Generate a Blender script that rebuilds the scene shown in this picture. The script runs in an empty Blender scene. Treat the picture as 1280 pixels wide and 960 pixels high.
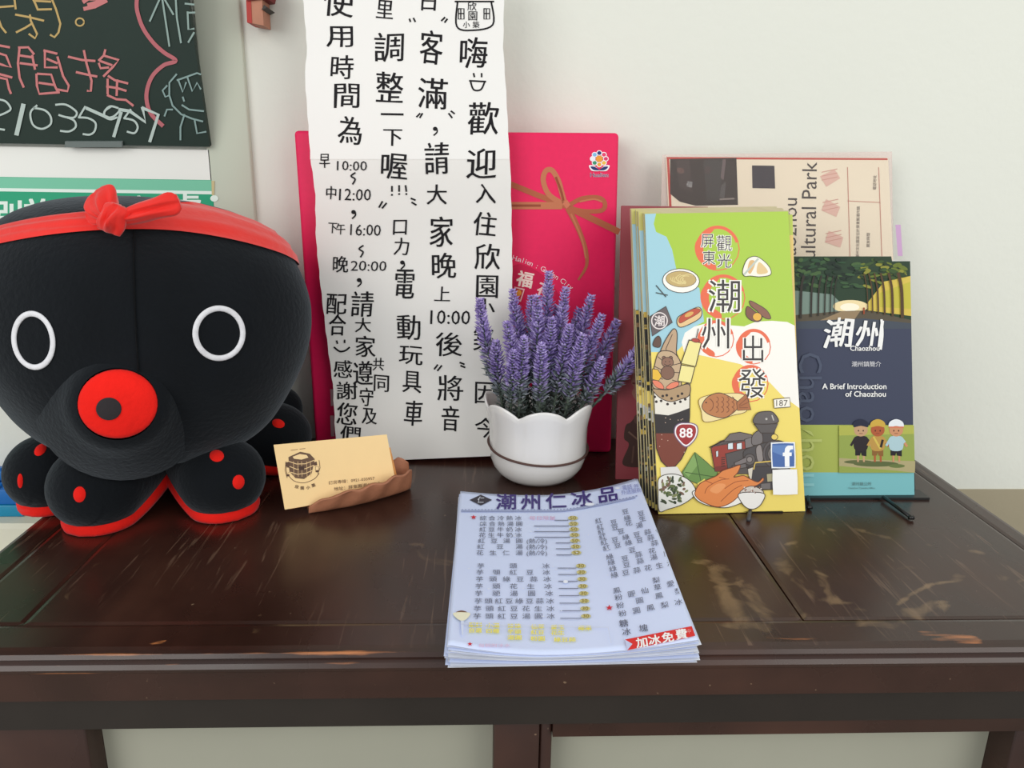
import bpy, bmesh, math, random
import numpy as np
from mathutils import Vector, Matrix
from mathutils.bvhtree import BVHTree
SC = bpy.context.scene; COL = SC.collection
rnd = random.Random(7)

# ---------------------------------------------------------------- camera
def nrm(v): v = np.array(v, float); return v/np.linalg.norm(v)
F = 960.0
Yw = nrm((-35, 277, -960)); Xw = nrm((25288, -132, -960)); Xw = nrm(Xw-Yw*Xw.dot(Yw)); Zw = np.cross(Xw, Yw)
R = np.array([Xw, Yw, Zw]); CAM = np.array([0, 0, 1.03])
cd = bpy.data.cameras.new('camera'); cam = bpy.data.objects.new('camera', cd); COL.objects.link(cam)
M4 = Matrix(R.tolist()).to_4x4(); M4.translation = Vector(CAM); cam.matrix_world = M4
cd.sensor_width = 36; cd.lens = F/1280*36; cd.clip_start = .01
SC.camera = cam
# ---------------------------------------------------------------- light
SC.view_settings.view_transform = 'Standard'; SC.view_settings.look = 'None'
SC.view_settings.gamma = 1; SC.view_settings.use_curve_mapping = False
SC.view_settings.exposure = 0.0
W = bpy.data.worlds.new('world'); SC.world = W; W.use_nodes = True
bg = W.node_tree.nodes['Background']; bg.inputs[0].default_value = (.95, .99, 1, 1); bg.inputs[1].default_value = .68
def area(name, loc, target, sx, sy, power, col):
    l = bpy.data.lights.new(name, 'AREA'); l.shape = 'RECTANGLE'; l.size = sx; l.size_y = sy; l.energy = power; l.color = col
    o = bpy.data.objects.new(name, l); COL.objects.link(o); o.location = loc
    o.rotation_euler = (Vector(target)-Vector(loc)).to_track_quat('-Z', 'Y').to_euler(); return o
area('window_light', (-1.5, -1.4, 1.75), (0, .6, .85), 1.7, 1.5, 27, (1, .97, .93))
area('room_light', (1.5, -1.1, 1.7), (.3, .6, .85), 1.5, 1.3, 17.5, (1, .96, .9))

# ---------------------------------------------------------------- geometry helpers
def rays(P):
    P = np.atleast_2d(np.array(P, float))
    c = np.stack([P[:, 0]-640, 480-P[:, 1], -np.full(len(P), F)], 1)
    return c@R.T
def az(x, y, z=.75): d = rays((x, y))[0]; return CAM+d*((z-CAM[2])/d[2])
def ay(x, y, Y): d = rays((x, y))[0]; return CAM+d*(Y/d[1])
class Surf:
    """a real surface F(P)=0 in the place; finds where a point of the print lies on it"""
    def __init__(s, f, n): s.f, s.n = f, n
    def __call__(s, P, h=0.):
        d = rays(P); lo = np.full(len(d), .3); hi = np.full(len(d), 1.6)
        d = d/np.linalg.norm(d, axis=1)[:, None]
        for _ in range(34):
            m = (lo+hi)/2; v = s.f(CAM+d*m[:, None]); lo = np.where(v < 0, m, lo); hi = np.where(v < 0, hi, m)
        Q = CAM+d*((lo+hi)/2)[:, None]
        return Q+s.n(Q)*h
def plane(p0, p1, p2):
    p0, p1, p2 = [np.array(p, float) for p in (p0, p1, p2)]
    n = nrm(np.cross(p1-p0, p2-p0))
    if n.dot(CAM-p0) < 0: n = -n
    return Surf(lambda Q: -(Q-p0)@n, lambda Q: n[None, :])
def s2l(c): return tuple((x/12.92 if x <= .04045 else ((x+.055)/1.055)**2.4) for x in (v/255 for v in c))

def mat(name, col, rough=.6, spec=.5, metal=0, **k):
    m = bpy.data.materials.new(name); m.use_nodes = True; b = m.node_tree.nodes['Principled BSDF']
    b.inputs['Base Color'].default_value = (*s2l(col), 1); b.inputs['Roughness'].default_value = rough
    b.inputs['Specular IOR Level'].default_value = spec; b.inputs['Metallic'].default_value = metal
    for a, v in k.items(): b.inputs[a.replace('_', ' ')].default_value = v
    return m
def noisy(m, scale=30, amt=.15, bump=0, bscale=None, stretch=(1, 1, 1)):
    """multiply the base colour by soft noise and add a fine relief"""
    nt = m.node_tree; b = nt.nodes['Principled BSDF']; N = nt.nodes.new
    tc = N('ShaderNodeTexCoord'); mp = N('ShaderNodeMapping'); mp.inputs['Scale'].default_value = stretch
    nt.links.new(tc.outputs['Object'], mp.inputs[0])
    n = N('ShaderNodeTexNoise'); n.inputs['Scale'].default_value = scale; n.inputs['Detail'].default_value = 5
    nt.links.new(mp.outputs[0], n.inputs['Vector'])
    r = N('ShaderNodeMapRange'); r.inputs[1].default_value = .25; r.inputs[2].default_value = .75
    r.inputs[3].default_value = 1-amt; r.inputs[4].default_value = 1+amt; nt.links.new(n.outputs[0], r.inputs[0])
    mx = N('ShaderNodeMix'); mx.data_type = 'RGBA'; mx.blend_type = 'MULTIPLY'; mx.inputs[0].default_value = 1
    mx.inputs[6].default_value = b.inputs['Base Color'].default_value
    if b.inputs['Base Color'].links: nt.links.new(b.inputs['Base Color'].links[0].from_socket, mx.inputs[6])
    cb = N('ShaderNodeCombineColor'); [nt.links.new(r.outputs[0], cb.inputs[i]) for i in range(3)]
    nt.links.new(cb.outputs[0], mx.inputs[7]); nt.links.new(mx.outputs[2], b.inputs['Base Color'])
    if bump:
        n2 = N('ShaderNodeTexNoise'); n2.inputs['Scale'].default_value = bscale or scale*4; n2.inputs['Detail'].default_value = 4
        nt.links.new(mp.outputs[0], n2.inputs['Vector'])
        bp = N('ShaderNodeBump'); bp.inputs['Strength'].default_value = 1; bp.inputs['Distance'].default_value = bump
        nt.links.new(n2.outputs[0], bp.inputs['Height']); nt.links.new(bp.outputs[0], b.inputs['Normal'])
    return m
def attr_mat(name, rough=.5, spec=.4, attr='Col'):
    m = mat(name, (200, 200, 200), rough, spec); nt = m.node_tree
    a = nt.nodes.new('ShaderNodeAttribute'); a.attribute_name = attr
    nt.links.new(a.outputs['Color'], nt.nodes['Principled BSDF'].inputs['Base Color']); return m

def obj(name, verts, faces, m, parent=None, smooth=False, cols=None, mats=None, fm=None):
    me = bpy.data.meshes.new(name); me.from_pydata([tuple(map(float, v)) for v in verts], [], [tuple(map(int, f)) for f in faces])
    me.materials.append(m)
    for x in (mats or []): me.materials.append(x)
    if fm is not None: me.polygons.foreach_set('material_index', fm)
    if smooth: me.polygons.foreach_set('use_smooth', [True]*len(me.polygons))
    if cols is not None:
        at = me.color_attributes.new('Col', 'FLOAT_COLOR', 'CORNER')
        buf = np.ones((len(me.loops), 4), np.float32); i = 0
        for p, c in zip(me.polygons, cols): buf[i:i+p.loop_total, :3] = c; i += p.loop_total
        at.data.foreach_set('color', buf.ravel())
    o = bpy.data.objects.new(name, me); COL.objects.link(o)
    if parent: o.parent = parent; o.matrix_parent_inverse = Matrix.Identity(4); 
    if parent and parent.type == 'EMPTY' and any(parent.location): me.transform(Matrix.Translation(-parent.location))
    return o
def norm_out(o):
    bm = bmesh.new(); bm.from_mesh(o.data); bmesh.ops.recalc_face_normals(bm, faces=bm.faces); bm.to_mesh(o.data); bm.free(); return o
def empty(name, loc=(0, 0, 0)):
    o = bpy.data.objects.new(name, None); COL.objects.link(o); o.location = loc; o.empty_display_size = .02; return o
def tag(o, label=None, cat=None, group=None, kind=None):
    if label: o['label'] = label
    if cat: o['category'] = cat
    if group: o['group'] = group
    if kind: o['kind'] = kind
    return o
def box(name, a, b, m, parent=None, bev=0, seg=2):
    bm = bmesh.new(); bmesh.ops.create_cube(bm, size=1)
    for v in bm.verts: v.co = Vector([(a[i]+b[i])/2+v.co[i]*(b[i]-a[i]) for i in range(3)])
    if bev: bmesh.ops.bevel(bm, geom=bm.edges[:], offset=bev, segments=seg, affect='EDGES', profile=.5)
    return bmobj(name, bm, m, parent, bev > 0)
def bmobj(name, bm, m, parent=None, smooth=False):
    me = bpy.data.meshes.new(name); bm.to_mesh(me); bm.free(); me.materials.append(m)
    if parent and parent.type == 'EMPTY': me.transform(Matrix.Translation(-parent.location))
    if smooth:
        me.polygons.foreach_set('use_smooth', [True]*len(me.polygons)); me.set_sharp_from_angle(angle=math.radians(50))
    o = bpy.data.objects.new(name, me); COL.objects.link(o)
    if parent: o.parent = parent
    return o
def grid(f, nu, nv, cu=False, cv=False):
    """verts, faces of a grid surface f(u,v), u,v in 0..1"""
    V = [f(i/nu, j/nv) for j in range(nv+(0 if cv else 1)) for i in range(nu+(0 if cu else 1))]
    w = nu+(0 if cu else 1); h = nv+(0 if cv else 1)
    Fs = [(j*w+i, j*w+(i+1) % w, ((j+1) % h)*w+(i+1) % w, ((j+1) % h)*w+i) for j in range(nv) for i in range(nu)]
    return V, Fs
def tube(pts, rad, n=8, cap=True):
    pts = [Vector(p) for p in pts]; rr = rad if hasattr(rad, '__len__') else [rad]*len(pts); V = []; Fs = []
    up = Vector((0, 0, 1)); 
    for i, p in enumerate(pts):
        t = (pts[min(i+1, len(pts)-1)]-pts[max(i-1, 0)]).normalized()
        a = t.cross(up); a = t.cross(Vector((1, 0, 0))) if a.length < .05 else a; a.normalize(); b = t.cross(a)
        V += [p+(a*math.cos(k/n*2*math.pi)+b*math.sin(k/n*2*math.pi))*rr[i] for k in range(n)]
    for i in range(len(pts)-1):
        Fs += [(i*n+k, i*n+(k+1) % n, (i+1)*n+(k+1) % n, (i+1)*n+k) for k in range(n)]
    if cap: Fs += [tuple(range(n))[::-1], tuple(range((len(pts)-1)*n, len(pts)*n))]
    return V, Fs
def merge(parts):
    V = []; Fs = []
    for v, f in parts:
        o = len(V); V += list(v); Fs += [tuple(i+o for i in q) for q in f]
    return V, Fs
def slab(corners, n, th):
    """thin sheet: 4 corners, pushed back along -n by th"""
    c = [Vector(p) for p in corners]; n = Vector(n)
    V = c+[p-n*th for p in c]
    return V, [(0, 1, 2, 3), (7, 6, 5, 4), (0, 4, 5, 1), (1, 5, 6, 2), (2, 6, 7, 3), (3, 7, 4, 0)]

# ---------------------------------------------------------------- print helper
_fc = bpy.data.curves.new('type', 'FONT'); _fc.resolution_u = 2; _fo = bpy.data.objects.new('type', _fc); COL.objects.link(_fo)
_cache = {}
def glyph(s, bold=0.):
    k = (s, bold)
    if k not in _cache:
        _fc.body = s; _fc.offset = bold; dg = bpy.context.evaluated_depsgraph_get(); dg.update()
        m = _fo.evaluated_get(dg).to_mesh()
        V = np.array([v.co[:2] for v in m.vertices], float).reshape(-1, 2); Fs = [tuple(p.vertices) for p in m.polygons]
        _cache[k] = (V, Fs)
    return _cache[k]
def crom(pts, closed=True, n=6):
    P = [np.array(p, float) for p in pts]; L = len(P); out = []
    for i in range(L if closed else L-1):
        g = (lambda k: P[k % L]) if closed else (lambda k: P[min(max(k, 0), L-1)])
        a, b, c, d = g(i-1), g(i), g(i+1), g(i+2)
        for t in [k/n for k in range(n)]:
            out.append(.5*((2*b)+(-a+c)*t+(2*a-5*b+4*c-d)*t*t+(-a+3*b-3*c+d)*t**3))
    if not closed: out.append(P[-1])
    return out
class Print:
    def __init__(s, surf, lift=.0002, step=.000012): s.surf, s.h, s.step = surf, lift, step; s.V = []; s.F = []; s.C = []; s.n = 0
    clip = None
    def add(s, P, Fs, col):
        P = np.array(P, float)
        if s.clip is not None:
            ok = s.clip(P); Fs = [f for f in Fs if all(ok[i] for i in f)]
            if not Fs: return s
        Q = s.surf(np.array(P, float), s.h); s.h += s.step; o = s.n
        s.V.append(Q); s.F += [tuple(i+o for i in f) for f in Fs]; c = s2l(col); s.C += [c]*len(Fs); s.n += len(Q); return s
    def poly(s, pts, col, line=None, w=1.):
        s.add(pts, [tuple(range(len(pts)))], col)
        if line: s.line(list(pts)+[pts[0]], w, line)
        return s
    def blob(s, pts, col, line=None, w=1., n=5): return s.poly(crom(pts, True, n), col, line, w)
    def ell(s, cx, cy, rx, ry, col, rot=0, line=None, w=1., n=22):
        a = math.radians(rot); pts = []
        for k in range(n):
            t = k/n*2*math.pi; x, y = rx*math.cos(t), ry*math.sin(t); pts.append((cx+x*math.cos(a)-y*math.sin(a), cy+x*math.sin(a)+y*math.cos(a)))
        return s.poly(pts, col, line, w)
    def line(s, pts, w, col, curve=False, taper=None):
        if curve: pts = crom(pts, False, 6)
        P = [np.array(p, float) for p in pts]; V = []
        for i, p in enumerate(P):
            a, b = P[max(i-1, 0)], P[min(i+1, len(P)-1)]; t = b-a; l = np.linalg.norm(t) or 1; t = t/l; nn = np.array([-t[1], t[0]])
            ww = w if taper is None else w*(taper[0]+(taper[1]-taper[0])*i/max(1, len(P)-1))
            e = t*(w*.3)*(-1 if i == 0 else 1 if i == len(P)-1 else 0)
            V += [p+nn*ww/2+e, p-nn*ww/2+e]
        return s.add(V, [(2*i, 2*i+1, 2*i+3, 2*i+2) for i in range(len(P)-1)], col)
    def arc(s, cx, cy, rx, ry, a0, a1, w, col, rot=0, n=16):
        r = math.radians(rot); pts = []
        for k in range(n+1):
            t = math.radians(a0+(a1-a0)*k/n); x, y = rx*math.cos(t), ry*math.sin(t); pts.append((cx+x*math.cos(r)-y*math.sin(r), cy+x*math.sin(r)+y*math.cos(r)))
        return s.line(pts, w, col)
    def text(s, t, cx, cy, size, col, rot=0, sx=1., bold=0., jit=0., skew=0., anchor='c'):
        V, Fs = glyph(t, 0.)
        if not len(V): return s
        V = V.copy()
        if anchor == 'c':
            if len(t) == 1: V -= [(V[:, 0].max()+V[:, 0].min())/2, (V[:, 1].max()+V[:, 1].min())/2 if ord(t[0]) > 0x2000 and t not in '一，。' else .35]
            else: V -= [(V[:, 0].max()+V[:, 0].min())/2, .36]
        if jit:
            a, b, c, d = [rnd.uniform(0, 6.3) for _ in range(4)]
            V = V+jit*np.stack([np.sin(V[:, 1]*5+a)+.5*np.sin(V[:, 0]*9+b), np.sin(V[:, 0]*5+c)+.5*np.sin(V[:, 1]*9+d)], 1)
        V[:, 0] += V[:, 1]*skew; V[:, 0] *= sx
        a = math.radians(rot); x, y = V[:, 0]*size, -V[:, 1]*size
        P = np.stack([cx+x*math.cos(a)-y*math.sin(a), cy+x*math.sin(a)+y*math.cos(a)], 1)
        if bold > .001:
            b = bold*size*.8
            for ox, oy in (((b, 0), (-b, 0)) if bold < .015 else ((b, b*.6), (-b, b*.6), (b, -b*.6), (-b, -b*.6))): s.add(P+np.array([ox, oy]), Fs, col)
            if bold < .03: return s
        return s.add(P, Fs, col)
    def build(s, name, m, parent):
        return obj(name, np.concatenate(s.V), s.F, m, parent, cols=s.C)
PRINT = attr_mat('printed_ink', .55, .3); INK = attr_mat('marker_ink', .6, .2); CHALK = attr_mat('chalk', .95, .1)
GLOSS = attr_mat('glossy_print', .35, .45)

# ================================================================ the room
WY = .772
mw = noisy(mat('white_wall_paint', (228, 230, 221), .75, .3), 3, .015, .0004, 120)
mwl = noisy(mat('tan_lower_wall', (168, 158, 134), .6, .4), 5, .03, .0003, 90)
tag(box('wall_back', (-1.6, WY, .6885), (1.8, WY+.1, 2.6), mw), kind='structure')
tag(box('trim_1', (-1.6, WY-.002, 0), (1.8, WY+.098, .6885), mwl), kind='structure')
mf = noisy(mat('floor_tile', (150, 145, 135), .35), 6, .06)
tag(box('floor', (-1.6, -1.6, -.05), (1.8, WY+.1, 0), mf), kind='structure')
mgr = noisy(mat('greenish_pilaster_paint', (200, 206, 190), .7, .3), 4, .02)
tag(box('trim_2', (-.262, WY-.006, .6), (-.2205, WY+.05, 2.6), mgr, bev=.002), kind='structure')
# cream ledge left of the table
mc = noisy(mat('cream_paint', (226, 224, 205), .5, .4), 8, .03)
pr = [(.70, .40), (.70, .62), (.690, .625), (.690, .640), (.704, .648), (.704, .676), (.708, .68), (WY-.002, .68), (WY-.002, .40)]
V = [(x, y, z) for x in (-1.2, -.372) for y, z in pr]; n = len(pr)
o = obj('trim_3', V, [tuple(range(n)), tuple(range(2*n-1, n-1, -1))]+[(i, i+n, (i+1) % n+n, (i+1) % n) for i in range(n)], mc)
norm_out(o); tag(o, kind='structure')

# ================================================================ the wooden cabinet table
def wood(name, attr=True):
    m = mat(name, (70, 42, 32), .28, .5); nt = m.node_tree; N = nt.nodes.new; L = nt.links.new; b = nt.nodes['Principled BSDF']
    tc = N('ShaderNodeTexCoord')
    def noise(sc, st, det=6, dist=0):
        mp = N('ShaderNodeMapping'); mp.inputs['Scale'].default_value = st; L(tc.outputs['Object'], mp.inputs[0])
        n = N('ShaderNodeTexNoise'); n.inputs['Scale'].default_value = sc; n.inputs['Detail'].default_value = det; n.inputs['Distortion'].default_value = dist
        L(mp.outputs[0], n.inputs['Vector']); return n.outputs[0]
    def ramp(src, stops):
        r = N('ShaderNodeValToRGB'); e = r.color_ramp.elements
        while len(e) < len(stops): e.new(.5)
        for q, (p, c) in zip(e, stops): q.position = p; q.color = (*s2l(c), 1)
        L(src, r.inputs[0]); return r.outputs[0]
    def rng(src, a, b_, c=0, d=1):
        r = N('ShaderNodeMapRange'); r.inputs[1].default_value = a; r.inputs[2].default_value = b_; r.inputs[3].default_value = c; r.inputs[4].default_value = d
        L(src, r.inputs[0]); return r.outputs[0]
    def mix(f, a, c):
        x = N('ShaderNodeMix'); x.data_type = 'RGBA'
        L(f, x.inputs[0]) if not isinstance(f, float) else setattr(x.inputs[0], 'default_value', f)
        for i, s in ((6, a), (7, c)):
            if isinstance(s, tuple): x.inputs[i].default_value = (*s2l(s), 1)
            else: L(s, x.inputs[i])
        return x.outputs[2]
    def mul(a, c):
        x = N('ShaderNodeMath'); x.operation = 'MULTIPLY'; L(a, x.inputs[0]); L(c, x.inputs[1]) if not isinstance(c, float) else setattr(x.inputs[1], 'default_value', c); return x.outputs[0]
    st = (1, 1, 1)
    big = noise(9, (1.3, 1, 1)); grain = noise(34, (1, .1, 1) if attr else (.06, 1, 1), 8)
    base = ramp(big, [(.3, (44, 25, 19)), (.5, (56, 33, 26)), (.7, (68, 41, 31))])
    base = mix(mul(rng(grain, .45, .7), .45), base, (34, 21, 18))
    # fine pale scratches running to the front edge
    scr = rng(noise(110, (2.6, .13, 1) if attr else (.1, 2, 1), 3, .9), .61, .67); reg = rng(noise(9, (1, 1, 1)), .47, .60)
    base = mix(mul(mul(scr, reg), .30 if attr else 0.), base, (140, 112, 92))
    spk = rng(noise(260, (1, 1, 1), 1), .79, .82); base = mix(mul(spk, .5), base, (150, 125, 100))
    a = N('ShaderNodeAttribute'); a.attribute_name = 'wear'
    sep = N('ShaderNodeSeparateColor'); L(a.outputs['Color'], sep.inputs[0])
    brk = noise(38, (1, 1, 1), 8, 1.2)
    ad = N('ShaderNodeMath'); ad.operation = 'ADD'; L(sep.outputs[0], ad.inputs[0]); L(brk, ad.inputs[1])
    wf = rng(ad.outputs[0], .76, .98); base = mix(mul(wf, .72), base, ramp(noise(20, st), [(.3, (112, 88, 64)), (.7, (148, 120, 88))]))
    ad2 = N('ShaderNodeMath'); ad2.operation = 'ADD'; L(sep.outputs[1], ad2.inputs[0]); L(noise(55, (.35, 2.5, 2.5), 6), ad2.inputs[1])
    base = mix(mul(rng(ad2.outputs[0], .95, 1.12), .9), base, (190, 120, 72))
    L(base, b.inputs['Base Color'])
    L(rng(big, .3, .75, .2, .4), b.inputs['Roughness'])
    bp = N('ShaderNodeBump'); bp.inputs['Distance'].default_value = .0004; bp.inputs['Strength'].default_value = .6
    L(grain, bp.inputs['Height']); L(bp.outputs[0], b.inputs['Normal'])
    return m
WT = wood('dark_lacquered_wood_top'); WF = wood('dark_lacquered_wood_rail', False); WA = noisy(mat('recess_shaded_wood', (40, 34, 30), .45, .4), 14, .2)  # WA: apron wood, its colour darkened to stand in for shade in the recess
TBL = empty('console_cabinet', (.04, .57, 0))
tag(TBL, 'dark brown lacquered wooden console cabinet with scratched top and pale glass doors', 'cabinet')
# worn strokes on the top, in the table's own metres: (points, width, strength)
def on(pts): return [az(x, y)[:2] for x, y in pts]
wear = [(on([(862, 702), (890, 702), (915, 718), (940, 745), (962, 775)]), .010, .34), (on([(895, 712), (905, 745), (925, 775), (955, 785)]), .011, .42), (on([(905, 780), (960, 787)]), .006, .35),
        (on([(985, 683), (990, 672), (1000, 690), (1020, 700), (1035, 705)]), .004, .34), (on([(975, 700), (995, 725), (1020, 745), (1045, 755), (1075, 760)]), .008, .34), (on([(1025, 715), (1035, 740), (1050, 757)]), .006, .40),
        (on([(1038, 662), (1060, 657), (1090, 668), (1110, 672)]), .005, .30), (on([(1122, 756), (1140, 742), (1165, 730), (1200, 725)]), .003, .45), (on([(1125, 775), (1150, 762), (1175, 755)]), .011, .34), (on([(1200, 722), (1240, 722), (1280, 725)]), .009, .28),
        (on([(1190, 685), (1225, 690)]), .005, .30), (on([(990, 768), (1030, 775), (1110, 782)]), .008, .30), (on([(1120, 660), (1160, 680)]), .006, .24), (on([(60, 700), (120, 760), (60, 790)]), .03, .12), (on([(500, 690), (560, 702)]), .010, .20), (on([(520, 680), (560, 683)]), .006, .2), (on([(240, 790), (330, 785)]), .006, .22), (on([(300, 770), (400, 765)]), .003, .2), (on([(250, 650), (310, 640)]), .004, .2)]
bare = [(on([(1160, 795), (1215, 800)]), .012, .5), (on([(190, 804), (205, 802)]), .003, .6), (on([(960, 798), (1100, 800)]), .004, .42)]
def segd(P, a, b):
    ab = b-a; t = np.clip(((P-a)@ab)/(ab@ab), 0, 1); return np.linalg.norm(P-(a+t[:, None]*ab), axis=1)
def board(name, x0, x1, y0, y1, z0=.728, z1=.75, edge=False):
    st = .0028; nx = max(2, int((x1-x0)/st)); ny = max(2, int((y1-y0)/st))
    xs = np.linspace(x0, x1, nx+1); ys = np.linspace(y0, y1, ny+1)
    bz = .0006
    V = []; 
    for y in ys:
        for x in xs:
            e = min(x-x0, x1-x, y-y0, y1-y); V.append((x, y, z1-(bz if e < 1e-6 else 0)))
    w = nx+1; Fs = [(j*w+i, j*w+i+1, (j+1)*w+i+1, (j+1)*w+i) for j in range(ny) for i in range(nx)]
    b0 = len(V); V += [(x0, y0, z0), (x1, y0, z0), (x1, y1, z0), (x0, y1, z0)]
    Fs += [(b0+3, b0+2, b0+1, b0), tuple([b0, b0+1]+list(range(nx, -1, -1))), tuple([b0+2, b0+3]+[ny*w+i for i in range(nx+1)]),
           tuple([b0+1, b0+2]+[j*w+nx for j in range(ny, -1, -1)]), tuple([b0+3, b0]+[j*w for j in range(ny+1)])]
    o = obj(name, V, Fs, WT, TBL)
    P = np.array(V)[:, :2]; wr = np.zeros(len(P)); br = np.zeros(len(P))
    for arr, L in ((wr, wear), (br, bare)):
        for pts, wd, s in L:
            for a, b in zip(pts, pts[1:]):
                d = segd(P, np.array(a), np.array(b)); np.maximum(arr, s*np.clip(1.3-d/wd, 0, 1), out=arr)
    at = o.data.color_attributes.new('wear', 'FLOAT_COLOR', 'POINT'); buf = np.ones((len(P), 4), np.float32); buf[:, 0] = wr; buf[:, 1] = br; buf[:, 2] = 0
    at.data.foreach_set('color', buf.ravel()); return o
g = .0007; YB = .765; XL, XR = -.3545, .4345
board('top_board', XL+.024, -.2850, .4262+g, YB); board('top_board', -.2850+g*.5, .2065, .4262+g*.5, YB)
board('top_board', .2065+g*2, XR-.017, .4262+g, YB)
board('top_stile', XL, XL+.024-g, .4005, YB); board('top_stile', XR-.017+g, XR, .4005, YB)
board('top_rail', XL+.024, XR-.017, .4005, .4262)
# moulded front lip, fascia and apron
def rail(name, prof, m, x0=XL, x1=XR, worn=None):
    nx = 90; n = len(prof); V = [(x0+(x1-x0)*i/nx, y, z) for i in range(nx+1) for y, z in prof]
    Fs = [(i*n+k, (i+1)*n+k, (i+1)*n+(k+1) % n, i*n+(k+1) % n) for i in range(nx) for k in range(n)]+[tuple(range(n)), tuple(range((nx+1)*n-1, nx*n-1, -1))]
    o = norm_out(obj(name, V, Fs, m, TBL))
    at = o.data.color_attributes.new('wear', 'FLOAT_COLOR', 'POINT'); buf = np.zeros((len(V), 4), np.float32); buf[:, 3] = 1
    if worn:
        for i, v in enumerate(V): buf[i, 1] = worn(v[0], i % n)
    at.data.foreach_set('color', buf.ravel()); return o
lip = [(.4004, .7495), (.3975, .7488), (.3962, .7462), (.3975, .7444), (.3955, .743), (.3938, .7405), (.3945, .738), (.4004, .7375)]
rail('front_moulding', lip, WF, worn=lambda x, k: (.46 if k == 1 else .36 if k == 4 else .42 if k == 6 else .1)*(1 if x < -.03 else .9 if .2 < x < .32 else .55) if x > -.28 else .25)
rail('fascia', [(.3952, .7374), (.3952, .7185), (.42, .7185), (.42, .7374)], WF)
rail('apron', [(.4005, .7184), (.4005, .694), (.42, .694), (.42, .7184)], WA)
rail('lower_rail', [(.4015, .6939), (.4015, .6835), (.42, .6835), (.42, .6939)], WF, x0=.045)
def post(x0, x1, y0=.402, y1=.43, z1=.694): o = box('leg', (x0, y0, 0), (x1, y1, z1), WF, TBL, .0015); return o
post(XL+.03, -.245, .406); post(.008, .0368, z1=.6939); post(.0372, .045, .405, z1=.6939); post(.345, XR-.002)
post(XL+.03, -.29, .73, .76); post(.37, XR-.002, .73, .76)
mgl = noisy(mat('frosted_door_glass', (158, 158, 144), .3, .5), 5, .10)
def pane(x0, x1, z1): box('glass_door', (x0, .424, .06), (x1, .428, z1), mgl, TBL)
pane(-.2448, .0078, .6938); pane(.0452, .3448, .6834)
box('side_panel', (XL+.014, .43, .05), (XL+.026, YB, .727), WF, TBL); box('side_panel', (XR-.026, .43, .05), (XR-.014, YB, .727), WF, TBL)
box('bottom_shelf', (XL+.027, .431, .05), (XR-.027, .729, .06), WF, TBL)

# ================================================================ chalkboard and green sign on the wall, left
a0, a1 = ay(262, 183.5, WY-.012), ay(0, 184, WY-.012)
top = ay(235, 0, WY-.045)
sl = (top-a0)/(top[2]-a0[2]); n = nrm(np.cross((1, 0, 0), sl)); n = n if n[1] < 0 else -n
CB = plane(a0, a0+(1, 0, 0), top)
up = sl*.5
cbm = noisy(mat('green_black_chalkboard', (36, 52, 46), .6, .35), 8, .12, .0001, 200)
CBO = empty('chalkboard', a0); tag(CBO, 'dark green chalkboard covered in yellow, pink and white chalk writing', 'chalkboard')
c = [a0+(-.62, 0, 0), a0, a0+up, a0+up+(-.62, 0, 0)]
V, Fs = slab(c, n, .006); obj('board', V, Fs, cbm, CBO)
p = Print(CB, .0002)
Yl, Pk, Wh = (196, 168, 112), (206, 130, 130), (190, 205, 200)
k = 707/140.
def L(lst, w, col, ox=0, oy=0, s=k, curve=False): 
    for q in lst: p.line([(x/s+ox, y/s+oy) for x, y in q], w, col, curve=curve)
L([[(100, 92), (185, 108), (275, 130)], [(190, 95), (195, 130), (235, 215), (222, 242), (185, 215)], [(200, 150), (160, 175), (105, 203)], [(205, -15), (225, 25), (240, 62)], [(225, 5), (320, 10)], [(240, 60), (325, 58)], [(325, -15), (355, 60), (382, 150), (370, 205), (345, 235), (320, 220)], [(-10, 45), (85, 38)], [(92, -10), (100, 55)], [(-8, 120), (10, 170), (38, 205)]], 2.6, Yl)
p.arc(100, 27.5, 5.2, 4.8, 0, 360, 2, Yl)
L([[(530, 10), (560, -10), (660, -8)], [(535, 55), (600, 40), (670, 5)], [(560, 30), (650, 5)]], 5, Pk)
L([[(-10, 285), (60, 298)], [(-8, 335), (40, 350), (70, 425), (20, 410), (-10, 400)], [(-10, 465), (75, 488)], [(-8, 488), (45, 500), (58, 560), (70, 588)],
   [(125, 300), (115, 400), (125, 490), (150, 548)], [(120, 300), (180, 298), (215, 340)], [(205, 350), (222, 435)], [(130, 350), (210, 362)], [(130, 398), (235, 412)],
   [(280, 318), (360, 338)], [(285, 320), (285, 425), (362, 425)], [(300, 372), (362, 398)], [(365, 360), (400, 480), (436, 540), (428, 575), (370, 565)],
   [(232, 468), (235, 540), (250, 592), (375, 582)], [(240, 465), (325, 470), (350, 545), (368, 580)], [(250, 522), (340, 535)],
   [(435, 358), (520, 378), (600, 384)], [(532, 320), (548, 400), (580, 510), (575, 575), (555, 572)], [(485, 455), (560, 472), (612, 482)]], 2.9, Pk)
L([[(10, 315), (0, 350), (-30, 380)], [(0, 350), (95, 378), (60, 420), (0, 480)], [(-20, 385), (50, 410)], [(-30, 400), (-20, 430), (30, 425)], [(30, 480), (70, 505), (150, 525)], [(20, 545), (85, 555), (140, 572)], [(85, 505), (82, 600)], [(25, 500), (25, 590)], [(25, 600), (80, 625), (140, 630), (185, 665)]], 2.9, Pk, 130)
L([[(210, -15), (210, 60), (245, 170), (310, 265), (380, 330), (455, 382), (380, 410), (310, 475), (275, 560), (272, 640), (300, 720), (370, 790)]], 5, (188, 112, 118), 130, curve=True)
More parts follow.
